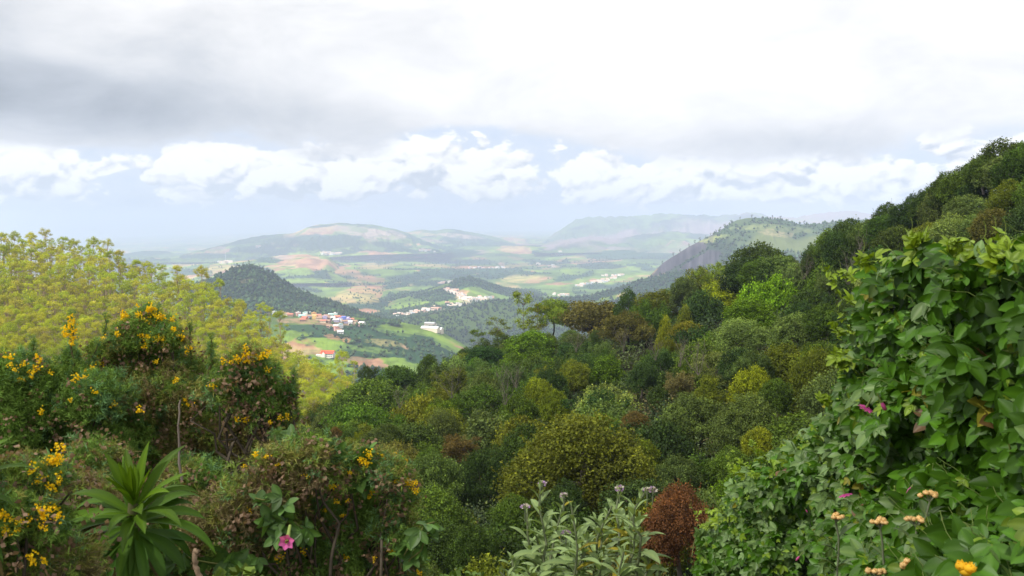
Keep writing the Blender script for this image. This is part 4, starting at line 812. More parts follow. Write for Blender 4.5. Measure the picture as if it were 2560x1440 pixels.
def vine(label, n, u0, u1, mask, seed, shoots, flowers, hang=()):
    rng = RNG(seed); U, V = vine_leaf_field(rng, n, u0, u1, 1520, mask); lay = rng.random(len(U)) ** 1.6; D = vine_D(U, V) + lay * 1.0 - .12; p = P(U, V, D); off = P((u0 + u1) / 2, 1400, float(vine_D((u0 + u1) / 2, 1400)) + .6)
    off[2] -= .4; root = thing('passion_vine', label, 'vine', tuple(off), 'passion-flower vines'); N = len(p)
    toc = unit(-p); relief = np.stack([fbm(U / 60, V / 60, 3), 0 * U, fbm(U / 60 + 9, V / 60 - 4, 3)], -1)
    nrm = unit(toc * 1.0 + np.array((-.10, 0, .62)) + relief * .9 + rng.normal(0, .33, (N, 3))); fwd = unit(np.array((0, 0, -.85)) + toc * .35 + rng.normal(0, .65, (N, 3)))
    edge = (V - vine_top(U)); young = (rng.random(N) < np.where(edge < 45, .42, .16)); sz = (.038 + .058 * rng.random(N) ** 1.4) * np.where(young, .62, 1.0) * interp(U, [(1750, .80), (2100, .9), (2560, 1.05)])
    base = np.array((.056, .142, .009)) * np.clip(1 + .22 * rng.normal(size=(N, 1)), .5, 1.7); sheen = (rng.random(N) < interp(U, [(1780, .5), (2150, .4), (2260, .06), (2560, .02)]))[:, None]; base = base * (1 - sheen) + sheen * np.array((.155, .25, .080)); col = np.where(young[:, None], np.array((.17, .27, .022)) * rng.uniform(.8, 1.2, (N, 1)), base); old = rng.random(N); col = np.where((old < .010)[:, None], np.array((.24, .23, .03)), np.where((old > .995)[:, None], np.array((.17, .10, .045)), col))  # pale leaves, mostly leftward, hold the bright sky's reflection in their colour
    fr = frames(fwd, nrm); mb = MB()
    for t in range(3):
        m = np.arange(N) % 3 == t; scatter(mb, TRI[t][0], TRI[t][1], p[m], fr[m], sz[m], col[m], TRI[t][2])
    st = MB()
    for k in range(0, N, 7):
        q = p[k]; tube(st, wob(rng, q, q + np.array((rng.normal(0, .03), .05 + .06 * rng.random(), rng.uniform(.01, .05))), 5, .01), .0012, 3, (.12, .17, .04))
    for k in range(14):
        ua, va = U[rng.integers(N)], V[rng.integers(N)]; ub = ua + rng.normal(0, 90); vb = va + rng.uniform(60, 260); ts = np.linspace(0, 1, 16); uu = ua + (ub - ua) * ts; vv = np.maximum(va + (vb - va) * ts, vine_top(uu) + 20)
        tube(st, P(uu, vv, vine_D(uu, vv) + rng.uniform(.1, .5)) + .02 * np.cumsum(rng.normal(0, .3, (16, 3)), 0), .0035, 5, np.array((.14, .16, .05)) * rng.uniform(.7, 1.2))
    for (u0_, v0_, u1_, v1_) in shoots:                          # young tendril shoots reaching out
        D0 = float(vine_D(u0_, v0_)) - .05; a, b = P(u0_, v0_, D0), P(u1_, v1_, D0); pth = wob(rng, a, b, 12, .05); tube(st, pth, np.linspace(.003, .0012, 12), 4, (.16, .22, .04))
        m = 11; k = np.linspace(1, 11, m).astype(int); sc = np.linspace(.060, .022, m); nn = unit(unit(-a) * .5 + rng.normal(0, .4, (m, 3)) + (0, 0, .8)); ff = unit(rng.normal(0, .6, (m, 3)) + unit(b - a) * .6 + (0, 0, -.25))
        scatter(mb, TRI[1][0], TRI[1][1], pth[k], frames(ff, nn), sc, np.array((.21, .31, .022)) * rng.uniform(.85, 1.15, (m, 1)), TRI[1][2])
        cl = np.linspace(0, 9, 22); tube(st, b[None] + np.stack([np.cos(cl) * .012 * (1 - cl / 12) - .012, 0 * cl, .006 * cl + np.sin(cl) * .012], -1), .0009, 3, (.2, .26, .05))
    for m_ in (mb, st): m_.v = [x - off for x in m_.v]
    mb.obj('foliage', M_LEAF, root); st.obj('stems', M_TWIG, root)
    for (u, v, s, kind) in flowers:
        q = P(u, v, float(vine_D(u, v)) - .25); f = MB(); pk = np.array((.62, .10, .36)); tube(f, [(0, 0, .055), (0, 0, .03), (0, 0, 0)], [.003, .004, .006], 6, (.2, .26, .07))
        if kind == 'open':
            for j in range(9):
                a = j / 9 * 6.283; ribbon(f, (0, 0, 0), (math.cos(a), math.sin(a), -.35), (0, 0, 1), .042, .011, -.5, pk * rng.uniform(.8, 1.15), 5, .2, (.5, .4))
            tube(f, [(0, 0, 0), (0, 0, -.018)], [.004, .006], 6, (.5, .5, .2))
        else: tube(f, [(0, 0, .004), (0, 0, -.012), (0, 0, -.03), (0, 0, -.045)], [.006, .010, .009, .001], 8, pk * (1.05, 1.2, 1))
        o = f.obj('flower' if kind == 'open' else 'flower_bud', M_PETAL, root, True, tuple(q - off)); o.scale = (s * .75,) * 3; o.rotation_euler = (rng.normal(.5, .2), rng.normal(0, .3), rng.uniform(0, 6))
    return root
vine('tall passion vine with big three-lobed leaves heaped up along the right edge', 6500, 2090, 2720, lambda u, v: u > 2085 + (v - 1000) * .10, 41,
     [(2180, 700, 2105, 690), (2200, 660, 2165, 640), (2290, 640, 2285, 590), (2310, 640, 2300, 598), (2420, 650, 2395, 620), (2500, 640, 2495, 600), (2540, 640, 2520, 610), (2150, 755, 2060, 680), (2140, 830, 2100, 790), (2150, 900, 2095, 905), (2130, 960, 2100, 850), (2450, 660, 2470, 610)],
     [(2166, 1018, 1, 'open'), (2205, 1008, 1, 'bud'), (2277, 1222, .9, 'bud'), (2530, 1148, 1, 'bud'), (2252, 1210, .8, 'bud')])
vine('lower passion vine of smaller leaves spilling down left of the tall one', 5600, 1745, 2330, lambda u, v: u < 2100 + (v - 1000) * .24, 42,
     [(1860, 1200, 1832, 1130), (1900, 1160, 1990, 1105), (1920, 1150, 1880, 1100), (1830, 1290, 1730, 1270), (1810, 1300, 1745, 1300), (1850, 1180, 1825, 1140), (2080, 1010, 2060, 985), (2110, 900, 2075, 880)],
     [(2112, 1235, 1.1, 'open'), (1998, 1392, .8, 'bud'), (2120, 1290, .6, 'bud'), (2015, 1275, .5, 'bud')])
# a dark bank behind and under the vine: the shrub it climbs on
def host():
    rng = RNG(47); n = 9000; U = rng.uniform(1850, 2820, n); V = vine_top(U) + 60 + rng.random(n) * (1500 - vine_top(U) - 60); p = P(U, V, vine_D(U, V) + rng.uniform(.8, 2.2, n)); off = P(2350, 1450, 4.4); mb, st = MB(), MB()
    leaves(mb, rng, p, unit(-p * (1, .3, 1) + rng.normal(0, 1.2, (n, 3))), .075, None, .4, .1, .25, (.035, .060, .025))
    for k in range(70):
        u, v = rng.uniform(2180, 2650), rng.uniform(900, 1400); v = max(v, vine_top(u) + 90); a = P(u, v, float(vine_D(u, v)) + 1.0); b = np.array((a[0] + rng.normal(0, .2), a[1] + rng.normal(.5, .2), -2.2)); tube(st, wob(rng, b, a, 9, .15), np.linspace(.007, .003, 9), 5, (.13, .11, .08))
    r = thing('host_shrub', 'dark twiggy shrub smothered underneath the leafy vines', 'shrub', tuple(off))
    for m in (mb, st): m.v = [x - off for x in m.v]
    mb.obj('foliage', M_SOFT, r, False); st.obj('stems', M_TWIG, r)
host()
def small_vine(label, pts, D, leavesz, seed, flower=None):
    rng = RNG(seed); o = P(pts[0][0], pts[0][1], D); root = thing('passion_vine', label, 'vine', tuple(o), 'passion-flower vines'); mb, st = MB(), MB()
    q = np.array([P(u, v, D) - o for u, v in pts]); ts = np.linspace(0, len(q) - 1, 18); pth = np.stack([np.interp(ts, np.arange(len(q)), q[:, k]) for k in range(3)], -1) + np.cumsum(rng.normal(0, .003, (18, 3)), 0); tube(st, pth, .0025, 5, (.16, .17, .05))
    k = np.arange(1, 18, 1); m = len(k); nn = unit(unit(-o) * .8 + (0, 0, .5) + rng.normal(0, .3, (m, 3))); ff = unit(rng.normal(0, .6, (m, 3)) + (0, 0, -.6))
    scatter(mb, TRI[0][0], TRI[0][1], pth[k] + rng.normal(0, .015, (m, 3)), frames(ff, nn), leavesz * rng.uniform(.6, 1.1, m), np.array((.085, .17, .035)) * rng.uniform(.7, 1.3, (m, 1)), TRI[0][2])
    mb.obj('foliage', M_LEAF, root); st.obj('stems', M_TWIG, root)
    if flower:
        f = MB()
        for j in range(6):
            a = j / 6 * 6.283 + .3; ribbon(f, (0, 0, 0), (math.cos(a), -.55, math.sin(a)), (0, -1, 0), .025, .0085, .25, np.array((.80, .17, .48)) * rng.uniform(.85, 1.1), 6, .2, (.55, .4), tipc=.9)
        tube(f, [(0, .035, .03), (0, .0, .0), (0, -.012, 0)], [.004, .006, .004], 7, (.35, .45, .12)); f.obj('flower', M_PETAL, root, True, tuple(P(*flower, D - .3) - o))
    return root
small_vine('small vine with one bright pink flower hanging in the gorse', [(640, 1245), (690, 1250), (680, 1290), (715, 1300), (750, 1310), (775, 1330)], 2.9, .066, 51, (718, 1352))
small_vine('pale green vine sprig climbing over the low blue-green gorse', [(800, 1150), (840, 1140), (880, 1150), (905, 1130), (890, 1180), (900, 1210)], 3.2, .075, 52)
small_vine('vine sprig with star-shaped leaves at the right end of the low gorse', [(1010, 1390), (1040, 1350), (1060, 1320), (1090, 1310), (1060, 1370), (1020, 1410)], 3.1, .062, 53)
small_vine('yellowish vine sprig near the top of the low blue-green gorse', [(720, 1110), (735, 1090), (750, 1115), (770, 1130), (800, 1125)], 3.3, .06, 54)
small_vine('low vine leaves at the bottom edge beside the rosette', [(420, 1420), (450, 1400), (560, 1420), (580, 1410), (620, 1430)], 3.0, .07, 55)

# ---- grey-leaved shrub with mauve flower heads, bottom centre
def lance(n=7):
    mb = MB(); ribbon(mb, (0, 0, 0), (0, 1, .25), np.array((0, 0, 1.0)), 1.0, .15, 1.0, (1, 1, 1), 8, .30, (.12, .40)); return np.concatenate(mb.v), np.concatenate(mb.f), np.concatenate(mb.c)
LAN = lance()
def grey_shrub():
    rng = RNG(61); D = 3.25; base = P(1440, 1700, D); base[2] -= .35; root = thing('grey_leaved_shrub', 'soft grey-green shrub with long drooping leaves and mauve flower heads', 'shrub', tuple(base))
    tips = [(1352, 1215), (1318, 1275), (1412, 1250), (1428, 1265), (1490, 1300), (1530, 1265), (1548, 1225), (1612, 1232), (1600, 1300), (1580, 1290), (1470, 1350), (1400, 1330), (1340, 1340), (1280, 1395), (1620, 1395), (1560, 1380), (1500, 1400), (1440, 1400), (1370, 1410), (1650, 1420), (1250, 1430), (1590, 1430), (1320, 1430), (1460, 1330)]
    for i, (u, v) in enumerate(tips):
        tip = P(u, v, D + rng.uniform(-.28, .28)) - base; st, mb = MB(), MB(); b0 = np.array((rng.normal(0, .05), rng.normal(0, .05), 0)); pth = wob(rng, b0, tip, 18, .05); tube(st, pth, np.linspace(.009, .003, 18), 6, (.20, .23, .13))
        stem = st.obj('stem', M_SOFT, root); m = 36; t = np.linspace(.46, 1.0, m) ** .9; q = np.stack([np.interp(t * 17, np.arange(18), pth[:, k]) for k in range(3)], -1); a = np.arange(m) * 2.4 + rng.uniform(0, 6)
        el = interp(t, [(.5, -.5), (.8, .1), (.95, .7), (1, 1.2)]); f = np.stack([np.cos(a) * np.cos(el), np.sin(a) * np.cos(el), np.sin(el)], -1) + rng.normal(0, .12, (m, 3)); sz = interp(t, [(.5, .10), (.75, .115), (.92, .078), (1, .032)]) * rng.uniform(.8, 1.15, m)
        col = np.array((.25, .345, .135)) * rng.uniform(.8, 1.2, (m, 1)); yl = (rng.random(m) < .05)[:, None]; col = col * (1 - yl) + yl * np.array((.30, .26, .03)); scatter(mb, LAN[0], LAN[1], q, frames(f, np.repeat([[0, 0, 1.]], m, 0) + rng.normal(0, .15, (m, 3))), sz, col, LAN[2]); mb.obj('leaves', M_SOFT, stem)
    for (u, v) in [(1357, 1210), (1410, 1240), (1313, 1267), (1549, 1221), (1618, 1226), (1632, 1224), (1415, 1332), (1590, 1425)]:
        f = MB(); n = 34; d = unit(rng.normal(size=(n, 3)) + (0, 0, .5)); c = np.where((rng.random(n) < .5)[:, None], (.46, .30, .56), (.66, .62, .54)) * rng.uniform(.75, 1.1, (n, 1)); scatter(f, LQ * (1.3, 1, 1), LQF, d * .0058 * (1.6, 1.6, .8), frames(d, rng.normal(size=(n, 3))), rng.uniform(.006, .010, n), c); tube(f, [(0, 0, -.05), (0, 0, 0)], [.002, .003], 5, (.2, .24, .14))
        f.obj('flower_head', M_PETAL, root, True, tuple(P(u, v, D - .05) - base))
grey_shrub()
# ---- cream everlasting flowers along the lower right
BALL = None
def everlasting(u, v, D, col, label, seed, n=6, s=1.0):
    D = min(D, float(vine_D(u, v)) - .3); rng = RNG(seed); head = P(u, v, D); base = head + np.array((rng.normal(.03, .03), .06, -.42)); root = thing('everlasting_flower', label, 'flower', tuple(base), 'everlasting flowers below the vine'); h = head - base
    st = MB(); pth = wob(rng, (0, 0, 0), h - (0, 0, .02), 10, .015); tube(st, pth, np.linspace(.004, .0028, 10), 6, (.22, .25, .15)); tips = h + rng.normal(0, 1, (n, 3)) * np.array((.017, .012, .006)) * s
    for q in tips: tube(st, [pth[-1], q], [.002, .0016], 4, (.24, .27, .16))
    st.obj('stem', M_SOFT, root); mb = MB(); m = 16; k = rng.integers(1, 9, m); a = rng.uniform(0, 6.28, m); scatter(mb, LAN[0], LAN[1], pth[k], frames(np.stack([np.cos(a), np.sin(a), .5 + 0 * a], -1), np.repeat([[0, 0, 1.]], m, 0)), rng.uniform(.05, .085, m), np.array((.10, .15, .06)) * rng.uniform(.8, 1.2, (m, 1)), LAN[2]); mb.obj('leaves', M_SOFT, root)
    for q in tips:
        f = MB(); th = np.linspace(0, math.pi, 8); tube(f, np.stack([0 * th, 0 * th, -np.cos(th) * .0085 * s], -1), np.sin(th) * .0115 * s + .0004, 10, np.array(col) * rng.uniform(.9, 1.1)); mm = 26; d = unit(rng.normal(size=(mm, 3))); d[:, 2] = np.abs(d[:, 2]) - .2
        scatter(f, LQ, LQF, d * .009 * s, frames(unit(d + (0, 0, .4)), d), np.full(mm, .006 * s), np.array(col) * rng.uniform(.8, 1.2, (mm, 1))); f.obj('flower_head', M_PETAL, root, True, tuple(q))
CR = (.82, .58, .26)
for i, (u, v, D, lab) in enumerate([(2090, 1290, 3.0, 'cream everlasting furthest left, under the open pink passion flower'), (2201, 1302, 2.8, 'wide cream everlasting right of the furthest left one'), (2292, 1298, 2.7, 'widest cream everlasting just under the topmost one'), (2325, 1236, 2.8, 'topmost cream everlasting among the dark vine leaves'), (2283, 1412, 2.45, 'low cream everlasting next to the yellow bloom'), (2192, 1428, 2.6, 'lowest cream everlasting at the bottom edge')]): everlasting(u, v, D, CR, lab, 70 + i, 9, .62)
everlasting(2402, 1424, 2.1, (.80, .48, .02), 'bright yellow bloom at the bottom right among dark leaves', 79, 3, .95)
# ---- low bright shrubs along the bottom edge
def low_shrub(label, u, v, D, w, h, n, col, size, seed, cat='shrub'):
    rng = RNG(seed); c = P(u, v, D); root = thing('low_shrub', label, cat, (c[0], c[1], c[2] - h)); mb, st = MB(), MB(); d = unit(rng.normal(size=(n, 3))); d[:, 2] = np.abs(d[:, 2]); p = d * (.45 + .55 * rng.random((n, 1))) * np.array((w, w * .7, h * .9)) + (0, 0, h * .2)
    rou = LQ * (1.5, 1, 1); nn = unit(d * .6 + (0, -.35, .8) + rng.normal(0, .35, (n, 3))); scatter(mb, rou, LQF, p, frames(rng.normal(size=(n, 3)), nn), size * rng.uniform(.6, 1.2, n), np.array(col) * rng.uniform(.6, 1.35, (n, 1)))
    for k in range(14): tube(st, wob(rng, (0, 0, -.3), p[rng.integers(n)], 7, .06), np.linspace(.006, .002, 7), 4, (.14, .12, .06))
    mb.obj('foliage', M_SOFT, root, False); st.obj('stems', M_TWIG, root)
low_shrub('low bright green round-leaved shrub at the bottom between gorse and grey-leaved shrub', 1150, 1440, 5.0, .30, .16, 520, (.105, .175, .030), .036, 81)
low_shrub('small bright shrub touching the bottom edge left of the grey-leaved shrub', 1255, 1450, 4.6, .20, .11, 320, (.12, .17, .025), .034, 82)
low_shrub('yellow-green leafy tuft at the bottom beside the dry stub', 590, 1440, 2.6, .10, .07, 140, (.14, .21, .028), .035, 83)
# ---- two bare sticks
def stick(name, label, a, b, D, r0, r1, seed, col):
    rng = RNG(seed); A = P(*a, D); B = P(*b, D); m = MB(); tube(m, wob(rng, A, B, 14, .012), np.linspace(r0, r1, 14) * rng.uniform(.85, 1.15, 14), 8, col); tag(m.obj(name, M_TWIG), label, 'stick')
stick('dead_stem', 'thin grey upright dead stem standing right behind the rosette', (455, 1200), (451, 1000), 3.2, .0038, .0025, 91, (.22, .18, .15))
stick('dead_stem', 'short brown dried flower spike at the bottom edge right of the rosette', (505, 1450), (496, 1375), 2.6, .0075, .006, 92, (.24, .17, .11))
# ------------------------------------------------------------------ houses, masts and far trees
def box(mb, x0, x1, y0, y1, z0, z1, c, mi=0):
    v = np.array([(x, y, z) for z in (z0, z1) for y in (y0, y1) for x in (x0, x1)]); mb.add(v, np.array([(0, 2, 3, 1), (4, 5, 7, 6), (0, 1, 5, 4), (2, 6, 7, 3), (0, 4, 6, 2), (1, 3, 7, 5)]), c, mi)
def gable(mb, x0, x1, y0, y1, z, h, c, o=.5, mi=0):
    ym = (y0 + y1) / 2; v = [(x0 - o, y0 - o, z - .15), (x1 + o, y0 - o, z - .15), (x1 + o, ym, z + h), (x0 - o, ym, z + h), (x0 - o, y1 + o, z - .15), (x1 + o, y1 + o, z - .15)]
    v = v + [(a, b, cz - .25) for a, b, cz in v]; mb.add(v, np.array([(0, 1, 2, 3), (3, 2, 5, 4), (6, 9, 8, 7), (9, 10, 11, 8), (0, 6, 7, 1), (4, 5, 11, 10), (0, 3, 9, 6), (3, 4, 10, 9), (1, 7, 8, 2), (2, 8, 11, 5)]), c, mi)
def house_meshes(w, d, h, rh, flat=False):
    a, b, c = MB(), MB(), MB(); box(a, -w, w, -d, d, -3, h, (1, 1, 1))
    if not flat: a.add([(-w, -d, h), (-w, d, h), (-w, 0, h + rh * .97)], np.array([(0, 2, 1)])); a.add([(w, -d, h), (w, d, h), (w, 0, h + rh * .97)], np.array([(0, 1, 2)])); gable(b, -w, w, -d, d, h, rh, (1, 1, 1))
    else: box(b, -w - .25, w + .25, -d - .25, d + .25, h + .01, h + .35, (1, 1, 1)); box(b, -w * .3, w * .3, -d * .5, d * .5, h + .36, h + 1.9, (.9, .9, .9))
    for x in np.arange(-w + 1.4, w - .6, 2.4): box(c, x - .5, x + .5, -d - .06, -d - .01, .9, 2.3, (.06, .06, .07))
    return a.mesh('wall', M_WALL, False), b.mesh('roof', M_ROOF, False), c.mesh('window', M_WALL, False)
HM = [house_meshes(5, 3.6, 3.4, 1.9), house_meshes(4, 3.4, 5.8, 0, True), house_meshes(6.5, 4, 3.2, 1.7), house_meshes(3.6, 3.2, 6.2, 1.7)]
WC = dict(white=(.80, .78, .74), cream=(.78, .66, .46), pink=(.78, .45, .42), blue=(.12, .18, .55), lilac=(.50, .44, .66), teal=(.42, .62, .58), orange=(.72, .42, .16), red=(.52, .19, .12), brown=(.36, .22, .15), yellow=(.80, .58, .16))
def village_house(u, v, wall, roof, label, k, sc=1.0, rz=None):
    loc, on = hit(u, v)
    if loc is None: return
    rr = RNG(int(u * 7 + v)); r = thing('village_house', label, 'house', tuple(loc), 'houses of the near village'); r.rotation_euler = (0, 0, rr.uniform(-.5, .5) if rz is None else rz); r.scale = (sc,) * 3
    a, b, c = HM[k]
    for n, m, col in (('wall', a, WC[wall]), ('roof', b, WC[roof]), ('window', c, (1, 1, 1))): o = link(n, m, r); o.color = tuple(col) + (1,)
VH = [(686, 787, 'white', 'white', 1), (703, 785, 'white', 'brown', 0), (716, 788, 'cream', 'brown', 0), (727, 790, 'brown', 'red', 0), (735, 786, 'white', 'brown', 2), (746, 789, 'pink', 'white', 1), (754, 793, 'teal', 'teal', 0), (763, 789, 'white', 'teal', 1), (770, 786, 'teal', 'white', 0), (762, 798, 'red', 'red', 0), (757, 803, 'brown', 'red', 0), (776, 794, 'lilac', 'brown', 0), (785, 790, 'orange', 'orange', 1), (786, 797, 'yellow', 'orange', 3), (796, 792, 'orange', 'red', 0), (797, 799, 'cream', 'brown', 0), (806, 795, 'red', 'brown', 2), (812, 799, 'lilac', 'lilac', 1), (817, 793, 'pink', 'brown', 0), (822, 798, 'brown', 'brown', 0), (828, 790, 'white', 'teal', 0), (838, 791, 'teal', 'white', 1), (832, 802, 'white', 'white', 3), (843, 795, 'red', 'red', 0), (852, 796, 'pink', 'red', 2), (840, 804, 'lilac', 'white', 0), (850, 804, 'white', 'lilac', 1), (860, 801, 'blue', 'blue', 3), (867, 799, 'blue', 'lilac', 0), (862, 807, 'lilac', 'brown', 0), (871, 805, 'lilac', 'lilac', 1), (878, 802, 'pink', 'red', 0), (876, 812, 'white', 'white', 3), (886, 807, 'cream', 'brown', 0), (820, 806, 'brown', 'brown', 0), (808, 806, 'cream', 'red', 0), (824, 819, 'brown', 'brown', 0), (838, 819, 'white', 'white', 0), (851, 819, 'white', 'teal', 1), (832, 822, 'pink', 'brown', 0), (842, 827, 'pink', 'red', 1), (846, 830, 'brown', 'brown', 0), (851, 833, 'white', 'white', 0), (905, 811, 'white', 'white', 0), (900, 815, 'pink', 'brown', 0), (920, 780, 'white', 'red', 0)]
NEAR = {838: 'white house in the lower row beneath the village', 905: 'white house standing alone right of the village', 900: 'pinkish house beside the lone white house right of the village', 920: 'tiny white house on the crest beside the road', 851: 'white house at the lower edge of the village', 860: 'tall bright blue house at the right end of the village', 867: 'bright blue house with lilac roof beside the tall blue one', 785: 'orange flat-roofed house in the middle of the village', 786: 'tall yellow house with orange roof in the middle of the village', 796: 'orange house with red roof in the middle of the village'}
vl = set()
for i, (u, v, w, rf_, k) in enumerate(VH):
    lab = NEAR.get(u) or '%s%s house with %s roof %s' % ('tall ' if k == 3 else 'long ' if k == 2 else 'flat-roofed ' if k == 1 else 'small ', w, rf_, 'at the left end of the village' if u < 745 else 'left of the orange village houses' if u < 783 else 'between the orange and the blue village houses' if u < 855 else 'at the right end of the village')
    if lab in vl: lab += ', lower row' if v > 803 else ', upper row' if v < 791 else ', middle row'
    vl.add(lab); village_house(u, v, w, rf_, lab, k, .8)
def big_house():                                                # the white house under the red roof
    loc, on = hit(820, 893); r = thing('red_roofed_house', 'white house with a bright red gabled roof below the village', 'house', tuple(loc)); r.rotation_euler = (0, 0, -.18); W_, R_, G = MB(), MB(), MB()
    box(W_, -7.5, 7.5, -4.5, 4.5, -4, 5.2, (.80, .76, .66)); W_.add([(-7.5, -4.5, 5.2), (-7.5, 4.5, 5.2), (-7.5, 0, 8.1)], np.array([(0, 2, 1)]), (.80, .76, .66)); W_.add([(7.5, -4.5, 5.2), (7.5, 4.5, 5.2), (7.5, 0, 8.1)], np.array([(0, 1, 2)]), (.80, .76, .66))
    gable(R_, -7.5, 7.5, -4.5, 4.5, 5.2, 3.0, (.74, .09, .035), .7); v = np.array([(-5.5, -6.2, 5.0), (-1.5, -6.2, 5.0), (-3.5, -6.2, 7.4), (-3.5, -.5, 7.4), (-5.5, -2.2, 6.0), (-1.5, -2.2, 6.0)]); R_.add(v, np.array([(0, 2, 3, 4), (1, 5, 3, 2)]), (.74, .09, .035)); W_.add([(-5.2, -6.0, -4), (-1.8, -6.0, -4), (-1.8, -6.0, 5.1), (-3.5, -6.0, 7.1), (-5.2, -6.0, 5.1)], np.array([(0, 1, 2, 3, 4)]), (.82, .78, .68)); box(W_, -5.2, -1.8, -5.98, -4.51, -4, 5.0, (.8, .76, .66))
    for x in (.5, 3, 5.5): box(G, x - .6, x + .6, -4.58, -4.52, .8, 2.3, (.08, .08, .1)); box(G, x - .6, x + .6, -4.58, -4.52, 3.2, 4.5, (.08, .08, .1))
    W_.obj('wall', M_WALL, r, False); R_.obj('roof', M_ROOF, r, False); G.obj('window', M_WALL, r, False); a = MB(); box(a, -13.5, -8.2, -3.5, 2.5, -4, 2.6, (.78, .74, .66)); gable(a, -13.5, -8.2, -3.5, 2.5, 2.6, 1.0, (.66, .6, .52)); a.obj('annex', M_WALL, r, False)
big_house()
def sheds():
    for (u, v, L, lab) in [(1076, 826, 13, 'long white shed on the sunlit spur above the bright terraces'), (1093, 829, 8, 'shorter white shed right of the long one on the spur'), (1075, 812, 12, 'pale shed in the shaded hollow above the spur')]:
        loc, on = hit(u, v); r = thing('farm_shed', lab, 'shed', tuple(loc), 'white farm sheds'); a, b = MB(), MB(); box(a, -L, L, -5, 5, -3, 4, (.75, .62, .5)); gable(b, -L, L, -5, 5, 4, 2.2, (.82, .82, .80)); a.obj('wall', M_WALL, r, False); b.obj('roof', M_ROOF, r, False); r.rotation_euler = (0, 0, -.35)
sheds()
def tiny_house():
    out = []
    for w, d, h, rh in ((7, 5, 6, 2.5), (9, 5, 4.5, 2.4), (6, 6, 8, 0)):
        m = MB(); box(m, -w, w, -d, d, -8, h, (.95, .93, .9))
        if rh: gable(m, -w, w, -d, d, h, rh, (.8, .62, .52))
        else: box(m, -w - .4, w + .4, -d - .4, d + .4, h + .02, h + .6, (.8, .78, .76))
        out.append(m.mesh('house', M_WALL, False))
    return out
TH = tiny_house()
FAR = [([(1120, 723), (1145, 735), (1160, 746)], 40, 11, 4, 'in the bright hilltop town', 1.0), ([(1155, 745), (1185, 752), (1218, 745)], 44, 16, 4, 'in the bright hilltop town, lower part', 1.0), ([(1095, 710), (1130, 704)], 14, 6, 2, 'on the bright ridge left of the hilltop', 1.0),
 ([(990, 789), (1030, 786), (1070, 776), (1120, 763), (1140, 765)], 46, 12, 5, 'in the shaded valley settlement', .95), ([(1440, 717), (1480, 708), (1510, 702), (1545, 692)], 40, 10, 4, 'in the strung-out village under the rocky mountain', 1.2), ([(1508, 690), (1555, 689)], 12, 6, 1, 'in the white row above the strung-out village', 1.2),
 ([(1385, 640), (1405, 632)], 16, 8, 3, 'in the far pinkish settlement', 1.7), ([(805, 636), (850, 635)], 18, 8, 1.5, 'in the far white row under the dark mountain wood', 2.2), ([(550, 660), (580, 654)], 14, 7, 3, 'around the distant mast', 1.7), ([(1170, 670), (1262, 671)], 14, 8, 1, 'along the far valley road', 1.5), ([(1050, 626), (1080, 628)], 10, 8, 2, 'on the straw-coloured far field', 1.8), ([(1380, 736), (1400, 740), (1420, 737)], 8, 10, 2, 'by the lower road of the shaded valley', 1.2), ([(1340, 660), (1390, 668)], 9, 9, 2, 'scattered among the far fields', 1.5), ([(635, 617), (652, 618)], 6, 5, 1, 'on the far bare slope', 2.2)]
rr = RNG(808); FCOL = [(.92, .88, .84), (.9, .72, .64), (.86, .80, .74), (.85, .6, .52), (.8, .84, .9), (.92, .9, .88)]; FN = ['white', 'pinkish', 'cream', 'brick-toned', 'bluish white', 'bright white']; cnt = {}
for line, n, du, dv, place, sc in FAR:
    L = np.array(line, float)
    for k in range(n):
        t = rr.random() * (len(L) - 1); i = min(int(t), len(L) - 2); q = L[i] + (L[i + 1] - L[i]) * (t - i) + rr.normal(0, 1, 2) * (du * .45, dv * .5); loc, on = hit(*q)
        if loc is None or on.startswith(('ground', 'hillside')): continue
        c = int(rr.integers(6)); o = link('distant_house', TH[int(rr.integers(3))], None, tuple(loc)); o.rotation_euler = (0, 0, rr.uniform(-.6, .6)); o.scale = (sc * rr.uniform(.5, .95),) * 3; o.color = FCOL[c] + (1,)
        tag(o, 'tiny %s house %s' % (FN[c], place), 'house', 'distant houses ' + place)
def mast(u, v, h, label):
    loc, on = hit(u, v); m = MB()
    for a in range(3): t = a * 2.094; tube(m, [(math.cos(t) * 2.2, math.sin(t) * 2.2, -2), (math.cos(t) * .5, math.sin(t) * .5, h)], .45, 4, (.75, .75, .75))
    for z in np.linspace(2, h - 2, 9): tube(m, [(-1.6, 0, z), (1.6, .5, z + 2)], .3, 3, (.75, .75, .75))
    tag(m.obj('radio_mast', M_WALL, None, False, tuple(loc)), label, 'mast')
mast(564, 656, 60, 'thin pale radio mast above a far cluster of houses')
